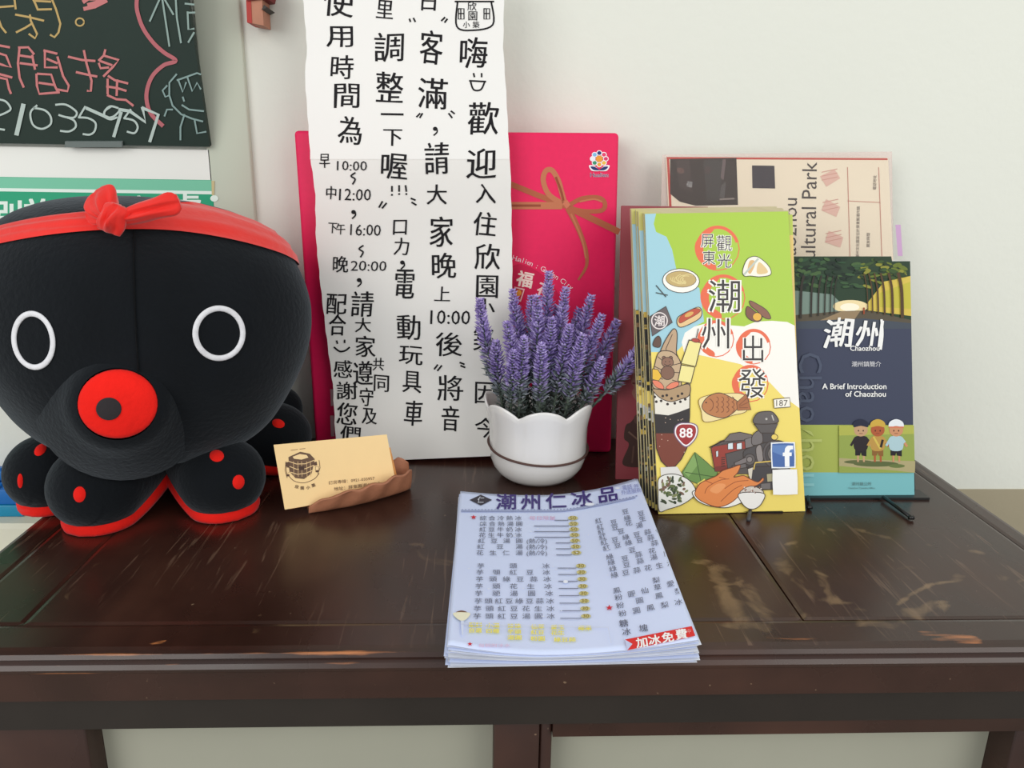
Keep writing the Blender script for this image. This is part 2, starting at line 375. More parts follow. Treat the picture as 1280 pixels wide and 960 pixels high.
L([[(-10, 625), (40, 640), (70, 685), (40, 710), (-10, 730)], [(-10, 812), (30, 818)], [(235, 665), (195, 710), (210, 785), (265, 812), (320, 785), (322, 735), (285, 695), (215, 680)],
   [(355, 660), (420, 660), (485, 705), (470, 740), (420, 738), (375, 725)], [(420, 738), (470, 760), (480, 800), (440, 828), (385, 825)], [(540, 672), (500, 740)], [(500, 740), (560, 745), (605, 775), (600, 825), (570, 848), (528, 845)],
   [(705, 670), (665, 700), (665, 735), (700, 752), (740, 740)]], 2.5, Wh, curve=True)
L([[(150, 662), (108, 845)]], 5.6, Wh); L([[(550, 682), (690, 745)]], 4, Wh)
L([[(90, 680), (40, 670), (5, 705), (10, 740), (60, 735), (100, 700)], [(170, 690), (130, 745)], [(130, 745), (190, 760), (215, 800), (195, 838), (150, 830)]], 2.5, Wh, 130, curve=True)
L([[(110, 710), (65, 858)]], 4, Wh, 130); L([[(100, 690), (165, 700), (265, 770), (245, 680)], [(245, 680), (345, 722), (292, 890)]], 4, Wh, 130)
L([[(355, -10), (292, 132)], [(370, -10), (415, 290)], [(385, -5), (440, 90)], [(455, -10), (462, 110), (488, 268)], [(515, 22), (570, 28)], [(530, 75), (535, 185), (570, 180)], [(530, 80), (575, 78)], [(570, 205), (535, 265)]], 2.3, (150, 172, 166), 130)
L([[(460, 468), (415, 520), (415, 600), (435, 665), (490, 720), (560, 748), (625, 765)], [(400, 540), (372, 570), (390, 610), (415, 600)], [(465, 505), (520, 485), (590, 460), (612, 468)], [(470, 500), (500, 580), (520, 520)], [(530, 490), (560, 575), (590, 520), (612, 560)], [(500, 612), (508, 636)], [(495, 662), (540, 690), (630, 700)], [(385, 730), (400, 690), (435, 690)], [(510, 722), (485, 800), (485, 880)], [(575, 760), (590, 840), (645, 830)]], 2.2, (140, 165, 162), 130)
p.build('chalk_writing', CHALK, CBO)
V, Fs = slab([CB([q], .003)[0] for q in ((83, 183), (154, 183), (154, 176), (83, 176))], n, .004); obj('magnet_strip', V, Fs, mat('grey_strip', (112, 122, 120), .5), CBO)

a0 = ay(264, 222, WY-.006); SG = empty('green_sign', a0); tag(SG, 'green and white hotel sign board with white lettering, behind the plush toy', 'sign')
SP = plane(a0, a0+(1, 0, 0), a0+(0, 0, 1))
def onY(pts, Y): return [ay(x, y, Y) for x, y in pts]
z_b = ay(0, 465, WY-.006)[2]; z_t = ay(260, 184.5, WY-.006)[2]
V, Fs = slab([(-1.0, a0[1], z_b), (a0[0]+.001, a0[1], z_b), (a0[0], a0[1], z_t-.002), (-1.0, a0[1], z_t-.002)], (0, -1, 0), .004)
obj('board', V, Fs, noisy(mat('white_sign_board', (232, 233, 228), .45), 3, .02), SG)
p = Print(SP)
zz = lambda y: ay(130, y, a0[1])[2]
def band(y0, y1, col): 
    q = [(-.9, y0), (a0[0], y0), (a0[0], y1), (-.9, y1)]; h = p.h; p.h += p.step
    V = np.array([(x, a0[1]-h, zz(y)) for x, y in q]); p.V.append(V); p.F.append(tuple(p.n+i for i in range(4))); p.C.append(s2l(col)); p.n += 4
band(223, 464, (40, 160, 120)); band(223.5, 237, (120, 196, 165)); band(237, 241, (225, 240, 232)); 
for ch, x, y in (('別', 8, 270), ('旅', 50, 268), ('客', 94, 268), ('登', 140, 266), ('記', 186, 264), ('處', 232, 262)): p.text(ch, x, y, 42, (225, 240, 232), bold=.028)
p.ell(268, 248, 5, 4, (225, 240, 232)); p.poly([(264.5, 226), (268.5, 226), (268, 244), (265, 244)], (200, 185, 140))
p.build('sign_print', PRINT, SG)

# red and tan ornament hanging on the wall
OR = empty('hanging_ornament', ay(322, 10, WY-.02)); tag(OR, 'small red and tan paper block ornament hanging high on the back wall', 'ornament')
q = onY([(308.5, -12), (327, -10), (329.5, 32), (309.5, 28)], WY-.028)
V, Fs = slab(q[::-1], (0, -1, 0), .024); obj('block', V, Fs, noisy(mat('tan_kraft', (178, 122, 98), .7), 60, .12), OR)
q = onY([(307, -12), (313, -12), (315, 29), (308.8, 28)], WY-.0285); V, Fs = slab(q[::-1], (0, -1, 0), .0255); obj('red_edge', V, Fs, mat('red_paper', (170, 45, 38), .6), OR)
q = onY([(306, -16), (338, -20), (334, -2), (309, 1)], WY-.03); V, Fs = slab(q[::-1], (0, -1, 0), .026); obj('cap', V, Fs, mat('dark_red_paper', (120, 25, 25), .6), OR)
q = onY([(327, 12), (330, 6), (334, 9), (328, 12)], WY-.03); V, Fs = slab(q[::-1], (0, -1, 0), .026); obj('clip', V, Fs, mat('dark_clip', (40, 32, 25), .5), OR)

# ================================================================ toy bricks on the ledge
mb = mat('blue_brick_plastic', (20, 110, 190), .3); mt = mat('teal_plastic', (20, 140, 180), .3)
e = ay(37, 632, .735); x1 = e[0]
TP = box('toy_tray', (x1-.075, .722, .6802), (x1, .762, .6925), mt, None, .0008); tag(TP, 'flat teal plastic toy tray on the cream ledge left of the table', 'toy')
TB = empty('toy_brick', (x1-.04, .742, .6926)); tag(TB, 'blue studded toy building brick on the teal tray beside the plush', 'toy')
box('brick_body', (x1-.072, .724, .6927), (x1-.004, .756, .7085), mb, TB, .0006)
for i in range(8):
    for j in range(4):
        bm = bmesh.new(); bmesh.ops.create_cone(bm, cap_ends=True, segments=14, radius1=.0024, radius2=.0024, depth=.003)
        bmesh.ops.translate(bm, verts=bm.verts, vec=(x1-.008-i*.008, .728+j*.008, .71)); bmobj('stud', bm, mb, TB, True)
TB2 = empty('toy_brick', (x1-.03, .744, .7115)); tag(TB2, 'smaller blue toy brick raised on the back of the larger brick', 'toy')
box('brick_body', (x1-.036, .7401, .7116), (x1-.0065, .7559, .7215), mb, TB2, .0006)
for i in range(3):
    for j in range(2):
        bm = bmesh.new(); bmesh.ops.create_cone(bm, cap_ends=True, segments=14, radius1=.0024, radius2=.0024, depth=.003)
        bmesh.ops.translate(bm, verts=bm.verts, vec=(x1-.012-i*.008, .744+j*.008, .723)); bmobj('stud', bm, mb, TB2, True)

# ================================================================ plush octopus
def plush(name, col, sheen=.5):
    m = mat(name, col, .95, .15); b = m.node_tree.nodes['Principled BSDF']; b.inputs['Sheen Weight'].default_value = sheen; b.inputs['Sheen Roughness'].default_value = .45
    b.inputs['Sheen Tint'].default_value = (.75, .85, .95, 1); return noisy(m, 22, .18, .0006, 260)
PB = plush('black_plush', (15, 18, 22), .2); PR = plush('red_plush', (228, 32, 24), .12); PW = noisy(mat('white_embroidery', (225, 225, 230), .8), 300, .08, .0003, 900)
RF = noisy(mat('red_chiffon', (230, 36, 26), .6, .3), 18, .08, .0006, 120)
RF.node_tree.nodes['Principled BSDF'].inputs['Sheen Weight'].default_value = .3
hc = ay(182, 400, .625); OC = empty('plush_octopus', (hc[0], .66, .75))
tag(OC, 'black plush octopus with white ring eyes, round red mouth and red headband', 'plush toy')
zt = ay(165, 247, .60)[2]; zb = ay(190, 578, .595)[2]; RX = 191/960*.655; RYf = .112
prof = [(0, 0), (.012, .30), (.03, .48), (.06, .60), (.115, .715), (.17, .79), (.235, .855), (.30, .91), (.385, .965), (.47, .993), (.54, 1.0), (.62, .995), (.70, .965), (.77, .92), (.83, .86), (.88, .78), (.925, .67), (.96, .53), (.985, .35), (.996, .18), (1, 0)]
pt = np.array([a for a, _ in prof]); pv = np.array([b for _, b in prof])
ROLL = math.radians(3.5)
def head(phi, t, off=0.):
    """phi 0 faces the viewer, + to the right; t is height 0..1"""
    r = float(np.interp(t, pt, pv)); 
    dx, dy = math.sin(phi), -math.cos(phi)
    x = dx*RX*r; y = dy*RYf*r; z = (t-.5)*(zt-zb)
    lump = 1+.012*math.sin(3*phi+1)+.008*math.sin(5*phi+t*9)
    x *= lump; y *= lump
    if off:
        r2 = float(np.interp(min(1, t+.02), pt, pv)); r1 = float(np.interp(max(0, t-.02), pt, pv))
        nz = -(r2-r1)*RX; nh = .04*(zt-zb); l = math.hypot(nz, nh); x += dx*off*nh/l; y += dy*off*nh/l; z += off*nz/l
    X = x*math.cos(ROLL)+z*math.sin(ROLL); Z = -x*math.sin(ROLL)+z*math.cos(ROLL)
    return Vector((hc[0]+X, .625+y, (zt+zb)/2+Z))
ts = np.concatenate([np.linspace(0, .1, 9)[:-1], np.linspace(.1, .9, 34)[:-1], np.linspace(.9, 1, 12)])
V, Fs = grid(lambda u, v: head(u*2*math.pi, float(np.interp(v, np.linspace(0, 1, len(ts)), ts))), 72, len(ts)-1, cu=True)
ho = norm_out(obj('head', V, Fs, PB, OC, True)); sub = ho.modifiers.new('s', 'SUBSURF'); sub.levels = sub.render_levels = 1
bvh = BVHTree.FromPolygons([Vector(v) for v in V], [tuple(f) for f in Fs])
def hit(x, y, off=.0):
    d = Vector(rays((x, y))[0]).normalized(); l, nn, _, _ = bvh.ray_cast(Vector(CAM), d)
    if l is None: return None
    if nn.dot(d) > 0: nn = -nn
    return l+nn*off
def onhead(cx, cy, rx, ry, rot, w, name, m, th=.0016):
    a = math.radians(rot); pts = []
    for k in range(48):
        t = k/48*2*math.pi; x, y = rx*math.cos(t), ry*math.sin(t)
        pts.append(hit(cx+x*math.cos(a)-y*math.sin(a), cy+x*math.sin(a)+y*math.cos(a), .0006))
    V = []; N = len(pts); c = sum(pts, Vector())/N
    for i, q in enumerate(pts):
        tn = (pts[(i+1) % N]-pts[i-1]).normalized(); out = (q-c); out = (out-tn*out.dot(tn)).normalized(); nn = tn.cross(out).normalized()
        if nn.dot(Vector(CAM)-q) < 0: nn = -nn
        V += [q+out*w/2*math.cos(s)+nn*th*math.sin(s) for s in [j/8*2*math.pi for j in range(8)]]
    Fs = [(i*8+j, i*8+(j+1) % 8, ((i+1) % N)*8+(j+1) % 8, ((i+1) % N)*8+j) for i in range(N) for j in range(8)]
    return norm_out(obj(name, V, Fs, m, OC, True))
onhead(42.5, 425.5, 24, 33.5, -8, .0040, 'eye_ring', PW, .0010); onhead(273.5, 416.5, 29.5, 31, 0, .0042, 'eye_ring', PW, .0010)
# snout
sc = hit(147, 496); ax = (Vector(CAM)-sc).normalized(); ax = (ax+Vector((-.10, 0, -.05))).normalized()
e1 = ax.cross(Vector((0, 0, 1))).normalized(); e2 = e1.cross(ax)
base = sc-ax*.014+Vector((.0010, 0, -.0045)); SS = .76
def lathe(profile, org, n=40, ex=1., ey=1.):
    V = [org+ax*h*.9+(e1*math.cos(k/n*2*math.pi)*ex+e2*math.sin(k/n*2*math.pi)*ey)*r*SS for h, r in profile for k in range(n)]
    Fs = [(i*n+k, i*n+(k+1) % n, (i+1)*n+(k+1) % n, (i+1)*n+k) for i in range(len(profile)-1) for k in range(n)]
    return V, Fs
V, Fs = lathe([(-.034, .080), (-.022, .0725), (-.012, .0655), (-.003, .059), (.005, .053), (.011, .0485), (.018, .0445), (.024, .040), (.0275, .0352), (.0288, .0325)], base); norm_out(obj('snout', V, Fs, PB, OC, True))
V, Fs = lathe([(.0272, .0338), (.0289, .0330), (.0302, .0300), (.0318, .024), (.033, .016), (.0335, .008), (.0337, .0001)], base, ex=.96, ey=.92); norm_out(obj('mouth', V, Fs, PR, OC, True))
mo = base+e1*(-.0055 if e1.x > 0 else .0055)-e2*.0025
V, Fs = lathe([(.0325, .0102), (.0341, .0100), (.0345, .0092), (.0346, .0001)], mo); norm_out(obj('mouth_hole', V, Fs, plush('charcoal_plush', (48, 44, 46), .2), OC, True))
# head seam
V, Fs = tube([head(.30, t, .0004) for t in np.linspace(.42, .93, 30)], .0006, 5); obj('seam', V, Fs, plush('seam_black', (10, 11, 13), .05), OC, True)
# tentacles
def tentacle(px_, py_, r, root, rz=.045, zc=None, Y=None, spots=()):
    e = Vector(az(px_, py_, .75+r*.86)) if Y is None else Vector((ay(px_, py_, Y)))
    s = Vector((*root, .75+rz)); V = []; n = 40; m = 30; fm = []; ZS = []
    d = (e-s); dh = Vector((d.x, d.y, 0)).normalized(); side = dh.cross(Vector((0, 0, 1)))
    NU_, NL_ = 26, 16; n = NU_+NL_; rows = []
    zs0 = .7507+.0085; cs = (e.z-zs0)/(r*.95); ts_ = math.acos(cs) if abs(cs) < 1 else 0
    us = [q/18*.6 for q in range(18)]
    if cs < 1: us += [.6+.4*(q/8*ts_)/(math.pi/2) for q in range(9)]
    ue = us[-1]; us2 = us+[ue]+[ue+(1-ue)*q/8 for q in range(1, 9)]
    for ri, u in enumerate(us2):
        if u < .6: w = u/.6; c = s+d*w; c.z = s.z+(e.z-s.z)*(1-(1-w)**2); rr = r*(.82+.18*w)
        else: t = (u-.6)/.4*math.pi/2; c = e+dh*r*math.sin(t); rr = r*max(math.cos(t), .02)
        up_ = 1-min(1, u/.6); fl = .7507+.024*up_**1.3; zs = fl+.0085+.006*up_; closed = ri >= len(us)
        sa = -1 if closed else max(-1, min(1, (zs-c.z)/(rr*.95))); a0_ = math.asin(sa); ca = math.cos(a0_)
        for k in range(NU_+1):
            a = a0_+(math.pi-2*a0_)*k/NU_; V.append(c+side*math.cos(a)*rr+Vector((0, 0, 1))*math.sin(a)*rr*.95)
        for k in range(1, NL_):
            f_ = k/NL_; x = -1+2*f_; 
            if closed: V.append(c-Vector((0, 0, rr*.95))); continue
            dep = min(f_, 1-f_)*4; q = c+side*ca*rr*(math.copysign(1, x) if dep < 1 else x*2); zz_ = zs+(fl-zs)*min(1, dep)
            q = c+side*(ca*rr*(math.copysign(1, x)*(1+.06*math.sin(min(dep, 1)*math.pi)) if dep <= 1 else x*2)); q.z = zz_; V.append(q)
    m = len(us2)-1
    Fs = [(i*n+k, i*n+(k+1) % n, (i+1)*n+(k+1) % n, (i+1)*n+k) for i in range(m) for k in range(n)]+[tuple(range(n))[::-1], tuple(range(m*n, m*n+n))]
    fm = [1 if k >= NU_ and i < len(us) else 0 for i in range(m) for k in range(n)]
    fm += [0, 0]
    # split: upper black skin and the red underside as parts
    for nm, want, mt_ in (('tentacle', 0, PB), ('red_underside', 1, PR)):
        ff = [f for f, q in zip(Fs, fm) if q == want]; us = sorted({i for f in ff for i in f}); ix = {a: b for b, a in enumerate(us)}
        VV = [V[i] for i in us]
        pass
        o = obj(nm, VV, [tuple(ix[i] for i in f) for f in ff], mt_, OC, True)
        bm = bmesh.new(); bm.from_mesh(o.data); bmesh.ops.remove_doubles(bm, verts=bm.verts, dist=2e-5); bmesh.ops.dissolve_degenerate(bm, edges=bm.edges, dist=1e-6); bmesh.ops.recalc_face_normals(bm, faces=bm.faces); bm.to_mesh(o.data); bm.free()
        if want == 0: tent = o
        else: o.parent = tent
    bv = BVHTree.FromPolygons(V, Fs)
    for sx, sy, srx, sry, rot in spots:
        a0 = math.radians(rot); P = []
        for rr in (0, .55, 1.0):
            for k in range(1 if rr == 0 else 18):
                t = k/18*2*math.pi; x, y = srx*rr*math.cos(t), sry*rr*math.sin(t); d_ = Vector(rays((sx+x*math.cos(a0)-y*math.sin(a0), sy+x*math.sin(a0)+y*math.cos(a0)))[0]).normalized()
                l, nn, _, _ = bv.ray_cast(Vector(CAM), d_)
                if l is None: P = None; break
                nn = -nn if nn.dot(d_) > 0 else nn; P.append(l+nn*(.0016 if rr < 1 else .0003))
            if P is None: break
        if P is None: continue
        Fs2 = [(0, 1+k, 1+(k+1) % 18) for k in range(18)]+[(1+k, 19+k, 19+(k+1) % 18, 1+(k+1) % 18) for k in range(18)]
        o = norm_out(obj('spot', P, Fs2, PR, None, True)); o.data.transform(Matrix.Translation(-OC.location)); o.parent = tent
tentacle(122, 607, .036, (-.288, .645), spots=[(122.5, 580, 9.5, 5, -8), (99.5, 618, 7.8, 10, 5)])
tentacle(277, 596, .0345, (-.262, .65), spots=[(271, 570, 9, 7.5, 5), (298, 602.5, 7.5, 9, 8)])
tentacle(62, 590, .0335, (-.31, .675), spots=[(50.5, 562.5, 9, 6, -45), (25.5, 601, 3.5, 9, 0)])
tentacle(343, 546, .034, (-.262, .665), spots=[(348, 529.5, 8, 5.5, 15)])
tentacle(345, 512, .026, (-.26, .70), Y=.735)
tentacle(85, 540, .028, (-.33, .70), Y=.725)
tentacle(225, 520, .028, (-.28, .70), Y=.735); tentacle(150, 520, .028, (-.30, .70), Y=.735)
V, Fs = grid(lambda u, v: Vector((-.285+math.cos(u*2*math.pi)*.062*math.sin(v*math.pi), .667+math.sin(u*2*math.pi)*.058*math.sin(v*math.pi), .79-.028*math.cos(v*math.pi))), 32, 16, cu=True)
obj('belly', V, Fs, PB, OC, True)
# headband
def bt(phi):  # centre height and half width of the band on the head
    phi = phi-.3; k = math.cos(phi); x = math.sin(phi)
    lo = .745+.165*max(k, -.4)**1 if k > 0 else .745+.09*k
    lo += .02*max(x, 0)-.01*max(-x, 0)
    wd = .055+ (.085 if x > 0 else .015)*min(1, abs(phi)*1.1)
    return lo, wd
def bandp(u, v):
    phi = -math.pi+u*2*math.pi; lo, wd = bt(phi); t = min(.985, lo+wd*v)
    return head(phi, t, .0022+.0014*math.sin(v*math.pi)+.0007*math.sin(v*17+phi*2.5))
V, Fs = grid(bandp, 120, 10, cu=True); norm_out(obj('headband', V, Fs, RF, OC, True))
kn = Vector(ay(143, 276, .538))
def crump(name, org, tip, w0, w1, th, seed, bulge=1., m=RF):
    org, tip = Vector(org), Vector(tip); d = tip-org; s = d.cross(Vector((0, 1, 0))).normalized(); r = random.Random(seed); a = [r.uniform(0, 6) for _ in range(4)]
    def f(u, v):
        an = u*2*math.pi; w = (w0+(w1-w0)*v**.8)*(1 if v < .8 else math.sqrt(max(.02, 1-((v-.8)/.2)**2*.75)))
        t = th*(.35+bulge*math.sin(min(1, v*1.05)*math.pi)); fold = 1+.28*math.sin(5*an+a[0]+v*4)+.2*math.sin(9*an+a[1]+v*3)
        return org+d*v+s*math.cos(an)*w*(1+.07*math.sin(v*9+a[2]))+Vector((0, 1, 0))*math.sin(an)*t*fold
    V, Fs = grid(f, 36, 18, cu=True); Fs = list(Fs)+[tuple(range(36)), tuple(range(18*36, 19*36))]
    return norm_out(obj(name, V, Fs, m, OC, True))
crump('bow_loop', kn, ay(119, 240, .545), .0035, .0150, .0065, 3)
crump('bow_loop', kn, ay(224, 252, .547), .004, .0090, .0055, 5)
crump('bow_tail', kn+Vector((.002, .004, 0)), ay(108, 262, .55), .004, .010, .005, 8)
crump('bow_knot', ay(136, 290, .533), ay(148, 256, .536), .008, .0085, .008, 11, .8)

# ================================================================ red gift box
BX = empty('gift_box', (-.02, .735, .75)); tag(BX, 'large flat crimson gift box with printed bronze ribbon bow, leaning on wall', 'gift box')
yb, yt = .7205, .7305
bl = np.array([ay(399, 545, .7215)[0]-.004, yb, .7505]); tl = ay(367, 163, yt); tr = ay(774, 166, yt); brx = ay(765.5, 514, .724)[0]
br = np.array([brx+.0005, yb, .7505])
BXS = plane(bl, br, tl); bn = Vector(BXS.n(None)[0])
zt_ = (tl[2]+tr[2])/2
c = [bl, br, np.array([tr[0], yt, tr[2]]), np.array([tl[0], yt, tl[2]])]
V, Fs = slab(c, bn, .035); bm = bmesh.new(); vs = [bm.verts.new(v) for v in V]; [bm.faces.new([vs[i] for i in f]) for f in Fs]
bmesh.ops.bevel(bm, geom=bm.edges[:], offset=.0035, segments=3, affect='EDGES', profile=.5)
bmobj('box_body', bm, noisy(mat('crimson_paper', (232, 24, 88), .55, .35), 200, .03, .00006, 900), BX, True)
p = Print(BXS, .0003); BZ = (178, 96, 66); BZ2 = (150, 74, 50); BZ3 = (196, 118, 84)
p.line([(600, 215), (638, 230), (672, 244), (706, 257)], 7, BZ); p.line([(600, 259), (640, 257), (675, 257), (700, 257)], 9, BZ3); p.line([(600, 259), (640, 257), (675, 257)], 3, BZ2)
p.line([(712, 260), (735, 271), (772, 289)], 8, BZ)
p.line([(702, 254), (686, 243), (679, 226), (682, 214), (690, 213), (698, 226), (702, 240), (706, 254)], 6.5, BZ3, True); p.line([(695, 222), (701, 238), (704, 250)], 3, BZ2, True)
p.line([(712, 256), (728, 248), (748, 247), (756, 254), (752, 263), (730, 264), (712, 260)], 5.5, BZ, True); p.line([(725, 252), (742, 249), (752, 252)], 2, BZ3, True)
p.line([(711, 262), (722, 284), (732, 312), (733, 332), (724, 348)], 7.5, BZ, True, (1, .35)); p.line([(714, 268), (727, 298), (732, 322)], 2.2, BZ3, True)
p.poly([(703, 254), (709, 250), (713, 256), (708, 261)], (205, 120, 90))
for i in range(8):
    a = i/8*2*math.pi; cc = [(225, 60, 110), (240, 190, 80), (240, 170, 60), (60, 150, 110), (240, 240, 245), (130, 190, 230), (40, 60, 120), (230, 70, 110)][i]
    p.ell(749+8.2*math.cos(a), 198.5+7.6*math.sin(a)*.95, 3.6, 3.4, (250, 240, 245)); p.ell(749+8.2*math.cos(a), 198.5+7.6*math.sin(a)*.95, 2.6, 2.4, cc)
p.ell(749, 198.5, 4.2, 4.2, (240, 160, 60))
for s in (-1, 1): p.blob([(749, 213), (749+s*7, 207), (749+s*13, 207), (749+s*10, 213), (749+s*4, 214)], (245, 240, 245)); p.blob([(749, 212.5), (749+s*6, 208.5), (749+s*11, 208.5), (749+s*8, 212), (749+s*4, 213)], (40, 50, 110))
p.text('Hualien', 749, 218.5, 7.6, (245, 235, 245), bold=.03); p.text('Hualien', 749, 218.5, 7.6, (60, 50, 110))
s_ = "Happy Hualien : Garden City"
for i, ch in enumerate(s_):
    f = i/(len(s_)-1); x = 622+f*92; y = 319+7*f+33*f*f; p.text(ch, x, y, 9, (250, 215, 225), rot=8+34*f)
p.blob([(640, 400), (636, 345), (650, 330), (680, 345), (700, 372), (705, 400)], (205, 20, 75))
p.text('福', 656, 349, 21, (250, 225, 215), rot=12, bold=.035); p.text('花', 681, 363, 20, (245, 205, 205), rot=22, bold=.03); p.text('幸', 630, 344, 20, (250, 225, 215), rot=4, bold=.035)
p.poly([(643, 358), (656, 361), (651, 377), (641, 374)], (240, 190, 190)); p.poly([(644.5, 360), (654, 362.5), (650, 375), (642.5, 372.5)], (190, 40, 50)); p.ell(648, 366, 3.6, 4, (240, 160, 60), 20)
p.build('box_print', PRINT, BX)

# ================================================================ handwritten paper notice
def fy(z):  # the paper's distance from the viewer by height: it is creased where it was folded
    return np.interp(z, _FZ, _FY)
_FZ = np.linspace(.70, 1.35, 651); _k = np.exp(-.5*(np.arange(-30, 31)/9.)**2); _k /= _k.sum()
_FY = np.interp(_FZ, [.70, .75, .762, .80, .836, .892, .96, 1.02, 1.12, 1.30], [.690, .694, .697, .7035, .7085, .7072, .7110, .7092, .7165, .722])
_FY = np.convolve(np.pad(_FY, 30, mode='edge'), _k, 'valid')
NS = Surf(lambda Q: Q[:, 1]-fy(Q[:, 2]), lambda Q: np.array([[0, -1, 0]]))
NT = empty('paper_notice', (-.06, .71, .75)); tag(NT, 'long white paper notice handwritten in black Chinese marker, hanging before crimson box', 'notice')
mp = noisy(mat('white_paper', (233, 231, 227), .75, .25), 6, .02, .0002, 40); mp2 = noisy(mat('white_paper_bright', (242, 241, 238), .75, .25), 6, .01, .0001, 40)
Lx = [(-60, 372), (0, 379), (60, 384), (95, 381), (150, 385), (198, 388), (240, 394), (300, 395), (360, 401), (420, 408), (480, 416), (540, 419), (575, 421)]
Rx = [(-60, 630), (0, 630), (60, 629), (120, 633), (198, 637), (205, 638), (300, 640), (420, 641), (575, 641)]
Lx, Rx = np.array(Lx), np.array(Rx)
def note(name, y0, y1, m, dy=0., n=40, rag=0.):
    V = []; NX = 12
    for j in range(n+1):
        y = y0+(y1-y0)*j/n; l = np.interp(y, Lx[:, 0], Lx[:, 1])+rag*math.sin(y*.21)*1.2; r = np.interp(y, Rx[:, 0], Rx[:, 1])+rag*math.sin(y*.17+1)
        for i in range(NX+1):
            u = i/NX; yy = y+(u-.3)*(-9)*(1 if y > 560 else 0)*((y-560)/15 if y > 560 else 0)
            V.append((l+(r-l)*u, yy))
    Q = NS(np.array(V)); Q[:, 1] += -dy; B = Q+np.array([0, .00025, 0]); N = len(Q)
    w = NX+1; Fs = [(j*w+i, j*w+i+1, (j+1)*w+i+1, (j+1)*w+i) for j in range(n) for i in range(NX)]
    Fs += [tuple(i+N for i in f)[::-1] for f in Fs]
    rim = [i for i in range(w)]+[j*w+NX for j in range(1, n+1)]+[n*w+i for i in range(NX-1, -1, -1)]+[j*w for j in range(n-1, 0, -1)]
    Fs += [(rim[i], rim[(i+1) % len(rim)], rim[(i+1) % len(rim)]+N, rim[i]+N) for i in range(len(rim))]
    return norm_out(obj(name, np.concatenate([Q, B]), Fs, m, NT, False))
note('lower_sheet', 196, 575.5, mp, rag=.4); o = note('upper_sheet', -60, 199, mp2, .0003, 24, .35)
p = Print(NS, .0006, .0000004); BK = (22, 20, 24)
def hw(t, x, y, s, r=0, sx=1., b=.012): p.text(t, x, y, s, BK, rot=r+rnd.uniform(-2, 2), sx=sx, bold=b, jit=.012)
for t, x, y, s, sx in (('嗨', 592, 66, 46, .9), ('歡', 604, 148, 48, .92), ('迎', 602, 204, 46, .95), ('入', 607, 242, 30, 1), ('住', 606, 280, 36, .95), ('欣', 609, 321, 38, .98), ('園', 609, 358, 36, .98), ('小', 606, 384, 26, 1.1), ('築', 604, 424, 36, .8), ('因', 606, 491, 34, .95), ('今', 606, 534, 30, 1),
                       ('日', 536, 2, 30, 1.0), ('客', 539, 59, 50, .66), ('滿', 541, 117, 46, .94), ('請', 546, 198, 48, .75), ('大', 546, 243, 30, 1), ('家', 552, 289, 46, .76), ('晚', 555, 332, 38, .98), ('上', 553, 367, 24, 1), ('後', 561, 430, 36, 1.08), ('將', 563, 485, 38, .98), ('音', 563, 523, 37, .72),
                       ('里', 481, 12, 30, .85), ('調', 486, 59, 44, 1.03), ('整', 487, 109, 48, .84), ('一', 490, 144, 34, 1), ('下', 491, 172, 28, 1.05), ('喔', 493, 208, 40, 1.02), ('口', 500, 284, 26, .95), ('力', 502, 308, 26, .92), ('電', 506, 355, 46, .66), ('動', 511, 409, 38, .96), ('玩', 514, 444, 30, 1.15), ('具', 515, 477, 34, .82), ('車', 517, 516, 38, .72),
                       ('使', 423, 2, 46, .95), ('用', 425, 46, 34, 1.25), ('時', 428, 84, 36, .98), ('間', 434, 120, 38, 1.1), ('為', 438, 163, 42, .85),
                       ('早', 406, 201, 22, .72), ('中', 414, 241, 20, .85), ('下', 416, 285, 17, .8), ('午', 426, 286, 17, .8), ('晚', 426, 330, 25, .95), ('請', 453, 380, 38, .88), ('配', 421, 380, 32, .95), ('合', 422, 406, 32, .78),
                       ('大', 454, 406, 22, 1.1), ('家', 457, 433, 32, .95), ('遵', 454, 466, 36, .8), ('共', 473, 455, 19, .92), ('同', 477, 479, 26, .95), ('守', 458, 496, 28, .75), ('及', 462, 520, 26, .85), ('感', 429, 461, 27, 1.02), ('謝', 434, 488, 27, 1.15), ('您', 434, 517, 34, .9), ('們', 438, 543, 27, 1.15)):
    hw(t, x, y, s*.90, 2, sx)
for t, x, y, s, sx in (('10:00', 440, 207, 17, 1.1), ('12:00', 444, 243, 21, .95), ('16:00', 457, 287, 20, .95), ('20:00', 461, 332, 18, 1.15), ('10:00', 563, 396, 25, 1.0)): p.text(t, x, y, s, BK, rot=1, sx=sx, bold=.0, jit=.012)
for x, y in ((441, 222), (451, 313)): p.line([(x+3, y-6), (x-2, y-2), (x+3, y+2), (x, y+8)], 2, BK, True)
for x, y in ((544, 161), (442, 265), (449, 350), (503, 328), (609, 458)): p.ell(x, y, 2.8, 2.6, BK); p.line([(x+2, y), (x+2.4, y+4), (x-1.5, y+8)], 1.8, BK, True)
